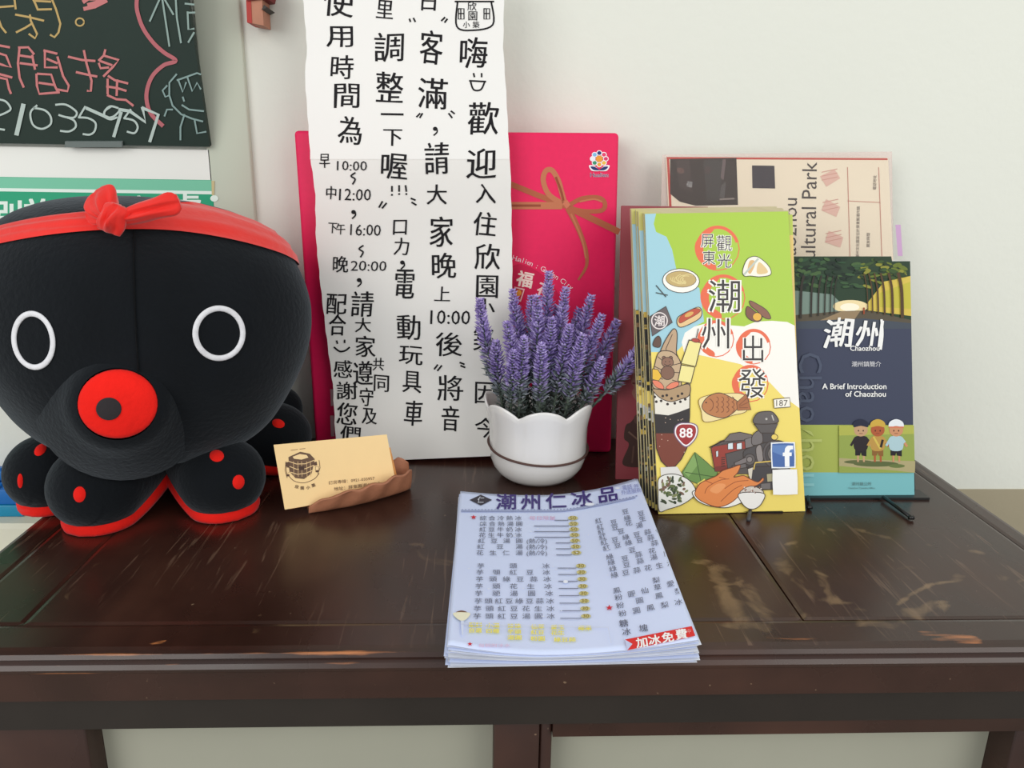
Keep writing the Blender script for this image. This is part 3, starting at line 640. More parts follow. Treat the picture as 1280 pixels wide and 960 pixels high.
for q in ([(592, 92), (593, 96)], [(602, 92), (602, 96)], [(587, 101), (607, 102)], [(588, 101), (592, 112), (601, 112), (606, 102)],
          [(421, 426), (422, 429)], [(431, 425), (431, 428)], [(418, 434), (425, 439), (432, 438), (437, 434)],
          [(572, 2), (571, 33), (590, 38), (616, 31), (614, 2)], [(569, 2), (617, 2)], [(490, 233), (490, 239)], [(499, 232), (499, 239)], [(507, 232), (508, 239)], [(490, 243), (490, 244)], [(499, 242), (499, 243)], [(508, 242), (508, 243)],
          [(478, 252), (474, 259)], [(483, 254), (478, 260)], [(514, 248), (519, 250)], [(515, 253), (520, 256)], [(512, 24), (513, 27)], [(517, 23), (519, 27)], [(556, 22), (552, 26)], [(559, 24), (556, 28)],
          [(525, 142), (521, 146)], [(528, 142), (525, 147)], [(561, 142), (565, 147)], [(564, 139), (568, 142)], [(547, 456), (543, 461)], [(552, 457), (547, 463)], [(575, 453), (580, 455)], [(576, 457), (581, 459)]):
    p.line(q, 2.1, BK, len(q) > 3)
for t, x, y, s in (('欣', 590, 8, 12), ('園', 591, 20, 13), ('小', 583, 31, 9), ('築', 595, 31, 9)): p.text(t, x, y, s, BK, bold=.01, jit=.01)
for x in (576, 608): 
    for q in ([(x-3, 11), (x+4, 11), (x+4, 24), (x-3, 24), (x-3, 11)], [(x-3, 17), (x+4, 17)], [(x, 11), (x, 24)]): p.line(q, 1.4, BK)
p.build('marker_writing', INK, NT)
tp = mat('clear_tape', (205, 150, 160), .2, .6); 
for y0, y1 in ((486, 507), (519, 545)):
    V, Fs = slab([BXS([q], .0012)[0] for q in ((413, y0), (417.5, y0), (418.5, y1), (414, y1))], bn, .0002); obj('tape', V, Fs, tp, NT)

# ================================================================ plastic folder with leaflet on the right
bY, tY = .700, .748
BLf = ay(848, 560, .705); tl = ay(827, 194, tY); tr = ay(1115, 190, tY)
bl = np.array([tl[0]+.003, bY, .7505]); br = np.array([tr[0]+.026, bY, .7505])
FS = plane(bl, br, tl); fn = Vector(FS.n(None)[0])
FO = empty('plastic_folder', (.2, .72, .75)); tag(FO, 'translucent plastic file folder leaning on the wall behind the booklets', 'folder')
mpl = mat('clear_plastic', (232, 215, 205), .45, .2, Alpha=.05); mplb = mat('frosted_plastic', (232, 212, 204), .4, .3, Alpha=.38)
V, Fs = slab([bl, br, tr, tl], fn, .0006); o = obj('front_sheet', V, Fs, mpl, FO)
V, Fs = slab([np.array(q)-np.array(fn)*.003+d for q, d in zip([bl, br, tr, tl], [np.zeros(3)]*2+[np.array((.0015, 0, .001))]*2)], fn, .0006); obj('back_sheet', V, Fs, mplb, FO)
p = Print(FS, .0004); p.poly([(1119, 281), (1125.5, 281), (1128, 320), (1122, 320)], (205, 165, 205)); p.build('purple_sticker', PRINT, FO)
LF = empty('park_leaflet', (.2, .722, .75)); tag(LF, 'cream leaflet with red border reading Cultural Park inside the plastic folder', 'leaflet')
def inplane(pts, S, h): return [S([q], h)[0] for q in pts]
cs = inplane([(833, 196), (1111, 197), (1117, 320), (1124, 560), (848, 560)], FS, -.0012)
V = [Vector(q) for q in cs]; V += [q-fn*.0005 for q in V]; Fs = [(0, 1, 2, 3, 4), (9, 8, 7, 6, 5)]+[(i, i+5, (i+1) % 5+5, (i+1) % 5) for i in range(5)]
norm_out(obj('sheet', V, Fs, noisy(mat('cream_paper', (236, 222, 198), .6), 5, .03), LF))
p = Print(FS, -.0011, .000008); RDc = (190, 62, 55)
p.poly([(833.5, 196), (1110, 197.5), (1110.5, 199.8), (833.7, 198.6)], RDc)
p.line([(835.3, 197), (840, 290), (852, 540)], 3, RDc)
p.poly([(838, 198.5), (921, 197), (923, 256), (870, 257), (850, 252), (838, 242)], (32, 26, 28))
for q, cc in (([(845, 200), (862, 199), (866, 240), (850, 235)], (52, 42, 44)), ([(880, 200), (905, 199), (900, 250), (884, 252)], (46, 46, 48)), ([(904, 199), (908, 199), (905, 225), (901, 222)], (95, 82, 84)), ([(902, 232), (908, 226), (906, 248), (900, 246)], (70, 68, 70)), ([(900, 248), (918, 247), (919, 249), (900, 250)], (130, 120, 115))): p.poly(q, cc)
p.ell(851, 213, 5, 3.5, (92, 66, 62), 20); p.ell(885, 212, 4, 5, (60, 48, 50)); p.text('福', 862, 230, 8, (170, 170, 170), rot=15)
p.poly([(940.5, 206.5), (968.5, 207), (969.5, 235.5), (941, 235)], (30, 32, 48))
p.text('Cultural Park', 1011, 272, 26.5, (40, 36, 40), rot=-89, sx=.98); p.text('Chaozhou', 987, 298, 25, (40, 36, 40), rot=-89, sx=1.)
for cx, cy, rot in ((1038, 222, -20), (1039, 260, 35), (1043, 299, 30)):
    p.poly([(cx+a*math.cos(math.radians(rot))-b*math.sin(math.radians(rot)), cy+a*math.sin(math.radians(rot))+b*math.cos(math.radians(rot))) for a, b in ((-11, -6), (9, -8), (12, 5), (-8, 9))], (222, 180, 165))
    for t in (-5, 0, 5): p.line([(cx-10, cy+t-2), (cx+9, cy+t-6)], 1, (206, 150, 138))
p.line([(1060, 209), (1063, 320)], .8, (190, 120, 105)); p.line([(1099, 209), (1103, 320)], .8, (190, 120, 105)); p.line([(1060, 251), (1101, 253)], .8, (190, 120, 105))
for x, t, y in ((1073, '潮州文化園區位於屏東縣潮州鎮', 290), (1086, '開放時間', 300), (1094, '電話地址', 228)): p.text(t, x, y, 4.6, (70, 60, 60), rot=-89)
p.build('leaflet_print', PRINT, LF)

# ================================================================ mauve brochure behind the booklets
MB = empty('mauve_brochure', (.17, .68, .75)); tag(MB, 'dusty mauve brochure with a face in profile, half hidden behind yellow booklets', 'brochure')
bl = az(769.5, 599); tl = ay(777, 257, .700); br = bl+np.array([.078, 0, 0]); tr = tl+np.array([.078, 0, .0])
MS = plane(bl, br, tl); mn = Vector(MS.n(None)[0]); V, Fs = slab([bl, br, tr, tl], mn, .003)
obj('cover', V, Fs, noisy(mat('mauve_cover', (146, 62, 70), .5), 14, .12), MB)
p = Print(MS, .0003)
p.blob([(806, 400), (797, 425), (793, 441), (784, 456), (785, 464), (791, 468), (789, 478), (792, 484), (790, 492), (797, 502), (812, 506), (830, 500), (830, 400)], (150, 104, 92))
p.blob([(795, 447), (787, 457), (789, 464), (796, 466), (803, 450)], (176, 130, 112)); p.line([(791, 479), (800, 480)], 2, (110, 50, 50)); p.blob([(800, 395), (803, 430), (812, 440), (825, 430), (825, 390)], (70, 40, 40))
p.blob([(796, 522), (788, 528), (782, 532), (780, 548), (786, 556), (778, 580), (800, 584), (820, 580), (815, 530)], (68, 46, 42)); p.ell(797, 524, 5, 6, (88, 62, 56)); p.line([(786, 540), (800, 552)], 2, (110, 84, 72)); p.line([(792, 558), (790, 578)], 2, (92, 66, 58))
p.build('cover_print', PRINT, MB)

# ================================================================ yellow booklets on a small black stand
BL, BR = az(823, 643.5), az(1006.5, 639.5); yb = (BL[1]+BR[1])/2
TL, TR = ay(806, 267, yb+.055), ay(985, 264, yb+.055)
YS = plane(BL, BR, TL); yn = Vector(YS.n(None)[0]); TR = YS([(985, 264)])[0]; BL = BL+(TL-BL)*.008; BR = BR+(TR-BR)*.008
grp = 'yellow food booklets stacked on the stand'
my = noisy(mat('yellow_booklet_paper', (236, 214, 120), .4, .45), 8, .02)
ORD = ['first', 'second', 'third', 'fourth', 'fifth', 'sixth', 'seventh', 'eighth', 'ninth', 'tenth', 'eleventh', 'twelfth', 'thirteenth', 'fourteenth', 'fifteenth', 'sixteenth']
mye = noisy(mat('booklet_edge', (196, 186, 150), .6), 60, .1)
def booklet(i):
    o_ = np.array([-.00175*i, 0, 0])+np.array(nrm(TL-BL))*.0012*i-np.array(yn)*(.0029*i)
    r = (0, .0012, -.0004, .0016, .0022, .001, .0026)[i]
    c = [np.array(BL)+o_, np.array(BR)+o_, np.array(TR)+o_+(r*3.4, 0, 0), np.array(TL)+o_+(r*1.2, 0, 0)]
    e = empty('food_booklet', (float(c[0][0]), float(c[0][1]), .75))
    if i == 0: tag(e, 'front yellow, green and blue booklet with drawn foods and steam train', 'booklet', grp)
    else: tag(e, ORD[i]+' yellow booklet counted from the front of the stack', 'booklet', grp)
    V, Fs = slab(c, yn, .0022); obj('pages', V, Fs, mye, e)
    return e, c
for i in range(7):
    e, c = booklet(i)
    if i:
        S = plane(c[0], c[1], c[3]); c0, c3 = c[0], c[3]; q = lambda u, v: tuple(c0+(c[1]-c0)*u+(c3-c0)*v)
        def st(u0, u1, v0, v1, col, k=0): P_.append(([Vector(q(u, v))+yn*(.0002+k*.00005) for u, v in ((u0, v0), (u1, v0), (u1, v1), (u0, v1))], col))
        P_ = []
        st(.001, .999, .001, .999, (232, 208, 112), -1); st(.002, .14, .66, .999, (160, 200, 215)); st(.14, .998, .93, .999, (178, 198, 70)); st(.002, .14, .93+.004*i, .999, (196, 190, 110), 1); st(.002, .14, .40, .66, (30, 26, 24)); st(.9, .998, .3, .93, (226, 196, 110)); st(.002, .12, .3, .34, (200, 200, 200)); st(.002, .12, .02, .3, (34, 28, 24))
        for _ in range(16): v = rnd.uniform(.05, .66); st(.004, .1, v, v+rnd.uniform(.006, .02), rnd.choice([(190, 160, 70), (120, 90, 60), (210, 180, 80), (60, 70, 50), (150, 150, 150)]), 2)
        V = [v for vs, _ in P_ for v in vs]; obj('cover_print', V, [tuple(range(4*j, 4*j+4)) for j in range(len(P_))], GLOSS, e, cols=[s2l(cc) for _, cc in P_])
        continue
    p = Print(YS, .0002, .000006); OL = (50, 36, 30)
    E = lambda f: f
    Lf = lambda y: 806+17*(y-267)/376.5; Rt = lambda y: 985+21.5*(y-264)/375.5
    p.poly([(Lf(267), 267.3), (Rt(264), 264.3), (Rt(407), 407), (Rt(500), 500), (Rt(639), 639), (Lf(642), 642.6)], (240, 218, 108))
    p.poly([(Lf(267), 267.3), (Rt(264), 264.3), (Rt(407), 407), (940, 412), (870, 420), (Lf(420), 420)], (168, 202, 58))
    p.poly([(Lf(268), 267.6), (820, 267), (817, 280), (820, 290), (833, 296), (840, 312), (846, 340), (858, 352), (874, 360), (877, 380), (880, 402), (865, 410), (855, 430), (845, 440), (Lf(440), 440)], (160, 206, 220))
    p.poly([(852, 428), (856, 416), (868, 408), (888, 403), (905, 406), (930, 408), (945, 402), (965, 401), (984, 402.5), (Rt(407), 407), (Rt(510), 510), (978, 495), (962, 478), (945, 466), (925, 455), (880, 445), (855, 440)], (246, 243, 236))
    CO = (232, 104, 66)
    def ring(cx, cy, r, fat): 
        p.arc(cx, cy, r, r, 0, 360, 1.2, CO); p.arc(cx, cy, r-1.5, r, 200, 340, 4, CO); p.blob([(cx-r*1.02, cy-r*.3), (cx-r*.9, cy+r*.5), (cx-r*.2, cy+r*1.0), (cx-r*.1, cy+r*.75), (cx-r*.62, cy+r*.3), (cx-r*.6, cy-r*.4), (cx-r*.2, cy-r*.85), (cx-r*.3, cy-r*1.02)], CO)
    ring(897, 311, 27, 1); ring(904, 372, 27, 1); ring(895, 424, 22, 1); ring(942, 434, 21, 1); ring(938, 480, 22, 1)
    def kt(t, x, y, s, sx=1.0, th=.0):
        p.text(t, x, y, s, (250, 246, 238), sx=sx, bold=.055); p.text(t, x, y, s, (38, 34, 36), sx=sx, bold=th)
    kt('屏', 884, 301, 19, .9, -.008); kt('東', 886, 322, 19, .9, -.008); kt('觀', 905, 304, 21, .95, -.008); kt('光', 905, 326, 19, 1, -.008)
    kt('潮', 905, 370, 44, 1, -.008); kt('州', 894, 417, 42, .95, -.012); kt('出', 941, 436, 36, .9, -.012); kt('發', 940, 479, 40, .92, -.008)
    # noodle bowl and chopsticks
    p.ell(851, 351, 23, 15, (248, 244, 236), 3, OL, .8); p.ell(851, 349, 19, 10, (196, 170, 110), 3, OL, .6); 
    for k_ in range(7): p.arc(846+k_*2.4, 349+(k_ % 3)-1, 8, 5, 20*k_, 20*k_+190, 1, (222, 204, 140))
    p.line([(820, 357), (832, 371)], 1.3, (60, 70, 70)); p.line([(820, 366), (834, 369)], 1.3, (60, 70, 70))
    # rice rolls
    p.blob([(928, 338), (934, 324), (946, 321), (960, 332), (963, 343), (950, 346), (938, 345), (930, 345)], (244, 240, 226), OL, .8); p.blob([(934, 338), (937, 326), (944, 328), (938, 342)], (222, 180, 120)); p.blob([(946, 342), (948, 328), (956, 334), (959, 341)], (226, 196, 140)); p.line([(930, 343), (947, 324)], 2.5, (190, 200, 190))
    # sweet potatoes
    p.blob([(937, 376), (946, 380), (958, 388), (963, 398), (955, 397), (945, 388), (938, 382)], (134, 86, 66), OL, .8); p.blob([(934, 383), (944, 390), (952, 396), (948, 402), (938, 400), (932, 393)], (122, 74, 58), OL, .8); p.ell(946, 396, 5.5, 5, (232, 176, 62), 0, OL, .5)
    # hot dog pastry
    p.blob([(846, 404), (848, 396), (862, 388), (873, 384), (877, 390), (874, 398), (860, 406), (850, 409)], (232, 196, 140), OL, .9); p.blob([(848, 400), (852, 394), (866, 386), (875, 387), (872, 392), (858, 400), (850, 404)], (190, 76, 50), OL, .5); p.ell(861, 393, 6, 2.5, (220, 170, 90), -25)
    # dark paper packet with a round badge
    p.poly([(812, 396), (832, 383), (840, 403), (815, 420)], (98, 88, 90), OL, 1); p.ell(824, 401, 10.5, 10.8, (232, 222, 220)); p.ell(824, 401, 9, 9.4, (96, 86, 90)); p.text('潮', 824, 401, 14, (232, 222, 220), bold=.02)
    # parfait with cream swirl, bear and cake stick
    p.blob([(826, 444), (829, 430), (838, 415), (843, 411), (846, 418), (845, 440), (846, 447)], (190, 160, 128), OL, 1.1); p.line([(840, 418), (832, 436), (834, 444)], .9, OL)
    p.blob([(816, 432), (818, 424), (823, 420), (826, 426), (824, 434)], (96, 70, 58), OL, .8)
    p.blob([(816, 470), (818, 456), (824, 440), (840, 440), (850, 452), (851, 470), (848, 486), (818, 486)], (196, 168, 134), OL, 1.1)
    for q in ([(822, 446), (836, 456), (850, 454)], [(818, 458), (832, 464), (850, 466)], [(817, 470), (828, 474)], [(840, 475), (850, 478)]): p.line(q, .9, OL, True)
    p.poly([(815, 461), (822, 462), (827, 470), (823, 476), (815, 474)], (232, 186, 60), OL, .8)
    for x_, r_ in ((829.5, 2.3), (838, 2.3)): p.ell(x_, 447.5, r_, r_, (128, 92, 74), 0, OL, .7)
    p.ell(834, 453, 7.4, 6.4, (140, 102, 82), 0, OL, .8); p.ell(834, 466, 8.5, 8.5, (128, 92, 74), 0, OL, .8); p.line([(830, 455), (834, 457), (838, 455)], .7, OL, True); p.ell(831.5, 452, .7, .7, OL); p.ell(836.5, 452, .7, .7, OL)
    p.poly([(861, 425), (876, 429), (869, 458), (851, 454)], (240, 228, 150), OL, 1.3); p.poly([(851, 456), (868, 459), (863, 479), (847, 476)], (240, 228, 150), OL, 1.3); p.ell(869, 425.5, 5, 2.5, (178, 62, 50), 10, OL, .7); p.line([(870, 422), (872.5, 411)], 1, OL)
    p.blob([(815, 476), (822, 476), (828, 481), (829, 486), (820, 484)], (232, 130, 100), OL, .6); p.blob([(832, 485), (838, 479), (846, 477), (848, 481), (840, 486)], (232, 130, 100), OL, .6)
    p.poly([(816.5, 486), (835, 487), (848, 484), (858, 479), (862, 480), (861.5, 520), (860, 540), (819, 540)], (232, 226, 214), OL, 1.2)
    p.blob([(816, 486), (835, 487), (860, 480), (861, 494), (850, 499), (838, 502), (826, 498), (818, 491)], (176, 146, 110), OL, 1)
    for k_, (a, b) in enumerate([(818, 496), (828, 495), (833, 494), (839, 498), (847, 495), (852, 492), (820, 502), (826, 501), (834, 505), (843, 504), (850, 502), (856, 499)]): p.ell(a, b, 1.7, 1.7, (44, 32, 30))
    p.poly([(817, 517), (835, 519), (848, 515), (861, 510), (861, 541), (819, 541)], (40, 34, 36)); p.poly([(819, 541), (861, 541), (858, 560), (851, 574), (843, 583), (834, 584), (826, 576), (820, 560)], (122, 58, 42), OL, 1.1)
    p.poly([(825, 584), (846, 583), (853, 594), (850, 598), (826, 600)], (226, 224, 220))
    for _ in range(16): p.ell(rnd.uniform(822, 858), rnd.uniform(520, 575), .6, .6, (220, 190, 170), n=6)
    # route shield 88
    sh = [(843, 533), (849, 528.5), (857, 528), (865, 528.5), (871, 532), (872, 540), (868, 550), (857, 559), (847, 551), (842, 542)]
    p.blob(sh, (120, 96, 130)); p.blob([((x-857)*.92+857, (y-541)*.92+541) for x, y in sh], (246, 240, 240)); p.blob([((x-857)*.82+857, (y-541)*.82+541) for x, y in sh], (160, 38, 42)); p.text('88', 857, 540.5, 17, (250, 246, 246), bold=.02)
    # fish pastry on paper
    p.blob([(873, 500), (885, 494), (905, 492), (925, 492), (935, 500), (932, 514), (915, 519), (900, 524), (880, 527), (876, 514)], (240, 220, 160), (120, 90, 50), .7)
    p.blob([(877, 506), (884, 496), (898, 491), (912, 496), (922, 503), (920, 512), (905, 522), (888, 519), (879, 513)], (186, 120, 72), OL, .9); p.poly([(920, 503), (932, 492), (938, 512), (921, 513)], (170, 104, 60), OL, .8)
    for a in range(4): 
        for b in range(3): p.arc(894+a*6.5, 499+b*6.5, 3.4, 3.2, -70, 80, .8, (120, 66, 36))
    p.arc(884, 506, 7, 8, -70, 70, .9, (120, 66, 36)); p.ell(882, 503, 1, 1, OL)
    for t in (-4, 0, 4): p.line([(923, 508+t*.4), (934, 503+t*1.6)], .7, (120, 66, 36))
    p.poly([(966, 499), (986, 497), (987, 508.5), (967, 510)], (246, 242, 230), OL, 1); p.text('187', 976.5, 503.5, 11, OL)
    # banana-leaf wraps
    p.poly([(852, 590), (868, 565), (882, 577), (896, 590), (893, 604), (876, 606), (856, 598)], (104, 142, 72), (60, 90, 40), .8); p.poly([(866, 568), (872, 580), (860, 596), (854, 590)], (132, 168, 96)); p.line([(868, 566), (876, 604)], 1, (60, 90, 40)); p.line([(856, 590), (894, 596)], 1, (60, 90, 40)); p.poly([(871, 604), (880, 598), (884, 606), (876, 612)], (240, 218, 108))
    # steam train
    p.poly([(888, 560), (900, 551), (929, 545), (936, 556), (936, 582), (915, 588), (893, 589)], (150, 52, 40), OL, 1)
    p.poly([(886, 559), (904, 551), (912, 542), (924, 540), (938, 543), (944, 549), (930, 550), (900, 552)], (110, 100, 98), OL, 1)
    p.poly([(893, 589), (915, 588), (915, 580), (893, 583)], (120, 40, 32)); p.poly([(906, 567), (934, 560), (950, 560), (950, 592), (910, 592)], (82, 76, 76), OL, 1)
    for x_ in (912, 923): p.poly([(x_-3, 554), (x_+3.4, 553), (x_+3.6, 561), (x_-3, 561.5)], (214, 226, 232), OL, .9)
    p.poly([(894, 564), (897, 563), (897, 570), (894.5, 571)], (214, 226, 232), OL, .7)
    for t in range(5): p.line([(901, 572+t*2.6), (905, 571.4+t*2.6)], 1.1, OL)
    p.poly([(930, 549), (939, 546), (941, 558), (931, 560)], (120, 114, 114), OL, .9); p.blob([(939, 546), (945, 539), (951, 540), (952, 553), (940, 556)], (112, 106, 106), OL, 1)
    p.blob([(928, 566), (940, 558), (960, 552), (975, 551), (984, 560), (984, 590), (960, 592), (936, 588)], (70, 66, 68), OL, 1.1)
    p.poly([(952, 540), (949, 533), (964, 533), (967, 539), (966, 552), (953, 553)], (66, 60, 62), OL, 1); p.poly([(942, 530), (971.5, 529.5), (966, 541), (950, 541)], (84, 78, 78), OL, 1.1); p.blob([(942, 529), (945, 517), (957, 514), (966, 516), (971, 528)], (92, 86, 86), OL, 1.2)
    p.ell(957, 523.5, 1.4, 1.4, (190, 186, 180)); p.line([(964, 519), (966, 525)], 1.4, (190, 186, 180))
    p.ell(967, 546, 4, 3.6, (234, 206, 100), 0, OL, .8); p.blob([(944, 560), (950, 556), (953, 570), (952, 576), (946, 576)], (140, 132, 130), OL, .9)
    for r_, cc in ((17, (84, 78, 80)), (13, (66, 62, 64)), (9, (120, 114, 112)), (5.5, (80, 74, 76))): p.ell(966, 567, r_*.8, r_, cc, 0, OL, .9)
    p.ell(936, 574, 7, 7, (92, 86, 86), 0, OL, 1); p.ell(936, 574, 3.6, 3.6, (132, 124, 122), 0, OL, .8); p.poly([(917, 578), (932, 571), (932, 578), (918, 582)], (120, 112, 112), OL, .8); p.poly([(914, 582), (931, 579), (932, 584), (915, 587)], (104, 98, 98), OL, .8)
    p.poly([(934, 583), (980, 582), (982, 600), (974, 611), (948, 612), (936, 602)], (60, 56, 60), OL, 1); p.line([(941, 586), (943, 578), (964, 576)], 1.5, (222, 190, 90)); p.poly([(957, 592), (966, 591), (967, 601), (958, 602)], (170, 164, 130), OL, .7); p.poly([(934, 586), (940, 584), (938, 600), (935, 594)], (214, 206, 190)); p.poly([(950, 604), (962, 603), (962, 611), (950, 611)], (110, 104, 104), OL, .7)
    # greens on a plate
    p.blob([(Lf(640)+.5, 597), (840, 592), (858, 598), (868, 610), (866, 620), (852, 630), (834, 636), (Lf(640)+.5, 638), (Lf(620), 615)], (232, 232, 226), OL, .9)
    for _ in range(60):
        a, b = rnd.uniform(826, 858), rnd.uniform(597, 629)
        if (a-840)**2/20**2+(b-613)**2/18**2 < 1: p.ell(a, b, rnd.uniform(2, 4.5), rnd.uniform(1, 2), rnd.choice([(70, 88, 52), (98, 112, 66), (58, 70, 44), (120, 92, 76), (44, 56, 36), (132, 138, 90)]), rnd.uniform(0, 180), n=8)
    # roast goose
    p.blob([(867, 621), (880, 630), (905, 634), (925, 628), (928, 622), (925, 614), (870, 612)], (240, 238, 232), OL, .9)
    p.blob([(868, 614), (874, 604), (886, 598), (895, 594), (902, 588), (914, 584), (924, 581), (921, 590), (916, 596), (928, 594), (936, 598), (946, 602), (952, 597), (953, 600), (945, 606), (935, 609), (926, 616), (912, 628), (896, 633), (878, 627), (869, 620)], (224, 134, 70), (120, 60, 30), 1)
    for q in ([(880, 616), (884, 608), (898, 600), (910, 598)], [(905, 610), (918, 602), (934, 600)], [(900, 626), (915, 612), (926, 606)], [(898, 596), (906, 598)], [(880, 600), (890, 604)]): p.line(q, .9, (160, 84, 40), True)
    p.blob([(886, 612), (896, 604), (906, 606), (896, 616)], (236, 156, 96))
    # bowl of rice
    p.blob([(925, 616), (929, 610), (938, 607), (948, 610), (952, 616)], (206, 198, 190), OL, .8); p.blob([(923, 616), (953, 616), (951, 628), (943, 635), (934, 635), (926, 628)], (236, 234, 230), OL, 1)
    for _ in range(20): p.ell(rnd.uniform(928, 950), rnd.uniform(608, 616), 1, .8, rnd.choice([(120, 70, 60), (230, 220, 210), (150, 110, 90)]), n=6)
    # blue f badge and blank white sticker
    rq = lambda x0, y0, x1, y1, r: [(x0+r, y0), (x1-r, y0), (x1, y0+r), (x1, y1-r), (x1-r, y1), (x0+r, y1), (x0, y1-r), (x0, y0+r)]
    tw = lambda P, k=.03: [(x+(y-568)*k, y-(x-977)*.02) for x, y in P]
    p.blob(tw(rq(962.5, 552.5, 992.5, 584.5, 3)), (240, 244, 248), n=3); p.blob(tw(rq(964, 554, 991, 583, 3)), (64, 102, 168), n=3); p.poly(tw([(964.5, 556), (990.5, 556), (990.5, 566), (978, 570), (964.5, 564)]), (92, 130, 190)); p.text('f', 983.5, 569.5, 36, (248, 250, 252), rot=-1, bold=.045)
    p.blob(tw(rq(963.5, 586.5, 994, 617.5, 3)), (246, 246, 244), n=3)
    p.build('cover_print', GLOSS, e)

BM = mat('black_metal', (14, 14, 15), .35, .5)
def stand(x0, x1, yb, yfoot, zt, lab, feet):
    e = empty('display_stand', ((x0+x1)/2, yb, .75)); tag(e, lab, 'display stand')
    return e
# ---- blue brochures and their black stand
BRb = az(1143, 621.5); yb2 = BRb[1]
ST = empty('display_stand', (.33, yb2+.01, .75)); tag(ST, 'black metal display stand holding up the navy brochures', 'display stand')
x0_, x1_ = az(985, 622)[0], az(1158, 622)[0]
box('ledge', (x0_, yb2-.006, .7502), (x1_, yb2+.012, .7522), BM, ST)
V, Fs = slab([(x0_+.01, yb2+.0105, .7524), (x1_-.004, yb2+.0105, .7524), (x1_-.012, yb2+.038, .86), (x0_+.018, yb2+.038, .86)], (0, -1, .3), .0015); obj('back_plate', V, Fs, BM, ST)
for a, b in (((1104, 621), (1139, 647)), ((1010, 621), (1012, 634))):
    A, B = az(*a, .7535), az(*b, .7525); V, Fs = tube([A, A+(B-A)*.5, B], .0016, 8); obj('foot', V, Fs, BM, ST, True)
    V, Fs = tube([B-(.002, 0, 0), B+(.002, 0, 0)], .0018, 8); obj('rubber_tip', V, Fs, BM, ST, True)
# small stand under the yellow stack
ST2 = empty('display_stand', (.21, yb+.02, .75)); tag(ST2, 'black metal display stand mostly hidden under the yellow booklets', 'display stand')
box('ledge', (BL[0]+.012, yb+.0005, .7501), (BR[0]-.02, yb+.022, .7512), BM, ST2)
A, B = az(938, 636, .7518), az(935.5, 650, .7518); V, Fs = tube([A, B], .0017, 8); obj('foot', V, Fs, mat('grey_foot', (70, 70, 74), .4), ST2, True)
V, Fs = slab([(BL[0]+.02, yb+.023, .7503), (BR[0]-.02, yb+.023, .7503), (BR[0]-.03, yb+.062, .88), (BL[0]+.03, yb+.062, .88)], (0, -1, .3), .0012); obj('back_plate', V, Fs, BM, ST2)

BLb = az(1003, 622.5); BLb[0] -= .006; TRb = ay(1137, 321, yb2+.034); 
BS = plane(BLb, BRb, TRb); bnn = Vector(BS.n(None)[0]); TLb = BS([(990, 320.5)])[0]
BLb = BLb+(TLb-BLb)*.010; BRb = BRb+(TRb-BRb)*.010
def brochure(i, c, label):
    e = empty('town_brochure', (float(c[0][0]), float(c[0][1]), .75)); tag(e, label, 'brochure', 'navy town brochures on the stand')
    V, Fs = slab(c, bnn, .0012); obj('pages', V, Fs, mat('navy_print', (66, 72, 92), .4), e); return e
c0 = [BLb, BRb, TRb, TLb]
e2 = brochure(1, [np.array(q)-np.array(bnn)*.0016+np.array((.000, 0, 0)) for q in (BLb, BRb, BS([(1136, 326.5)])[0], BS([(992, 326.5)])[0])], 'navy brochure behind the front one, its top corner lower')
EB = brochure(0, [BLb, BRb, BS([(1137.3, 326.5)])[0], BS([(990, 320.5)])[0]], 'front navy Chaozhou brochure with tree avenue photo and three printed figures')
EB.children[0].data.materials[0] = mat('white_brochure_paper', (215, 215, 215), .4)
p = Print(BS, .0002, .000006)
xr = lambda y: 1137.5+5.5*(y-326)/295; xl = lambda y: 989.5+9*(y-320)/302
def bandb(y0, y1, col): p.poly([(xl(y0), y0), (xr(y0), y0), (xr(y1), y1), (xl(y1), y1)], col)
bandb(409, 532, (62, 68, 90)); bandb(531, 591, (168, 180, 88)); bandb(590.5, 621.5, (124, 190, 196))
# tree avenue
p.poly([(xl(320), 320.5), (1114, 320.5), (1115, 326.5), (xr(326), 326.5), (xr(411), 411), (xl(411), 411)], (40, 62, 44))
p.poly([(992, 363), (1040, 368), (1060, 388), (1040, 392), (992, 396)], (120, 140, 130)); p.poly([(1080, 384), (1105, 352), (xr(345), 345), (xr(395), 395), (1085, 388)], (214, 190, 84)); p.poly([(1100, 366), (xr(350), 352), (xr(390), 386), (1100, 384)], (196, 186, 70))
p.ell(1063, 383, 22, 8, (240, 220, 170)); p.ell(1062, 384, 12, 5, (252, 244, 220))
p.poly([(992, 394), (1048, 389), (1084, 388), (xr(398), 400), (xr(411), 411), (992, 411)], (88, 80, 66)); p.poly([(1052, 389), (1075, 389), (1060, 411), (1000, 411)], (150, 128, 98)); p.poly([(992, 402), (1080, 398), (xr(402), 404), (xr(411), 411), (992, 411)], (70, 78, 90))
for _ in range(150):
    x = rnd.uniform(993, 1134); top_ = 322 if x < 1112 else 328; lim = 345+18*math.exp(-((x-1063)/45)**2) if x > 1020 else 360
    y = rnd.uniform(top_+2, lim); p.ell(x, y, rnd.uniform(3, 7.5) if 997 < x < 1128 else 2.5, rnd.uniform(1.4, 2.6), rnd.choice([(34, 54, 40), (46, 76, 52), (26, 42, 34), (58, 88, 56), (70, 98, 58)] if x < 1075 else [(60, 84, 44), (104, 118, 46), (46, 66, 40), (140, 140, 56), (40, 58, 38)]), rnd.uniform(-25, 25), n=9)
for x, w in ((1000, 3), (1013, 2.4), (1022, 2), (1030, 1.6), (1037, 1.3), (1042, 1)): p.line([(x, 397-(x-1000)*.12), (x+1, 360), (x+4, 345)], w, (52, 48, 42), True)
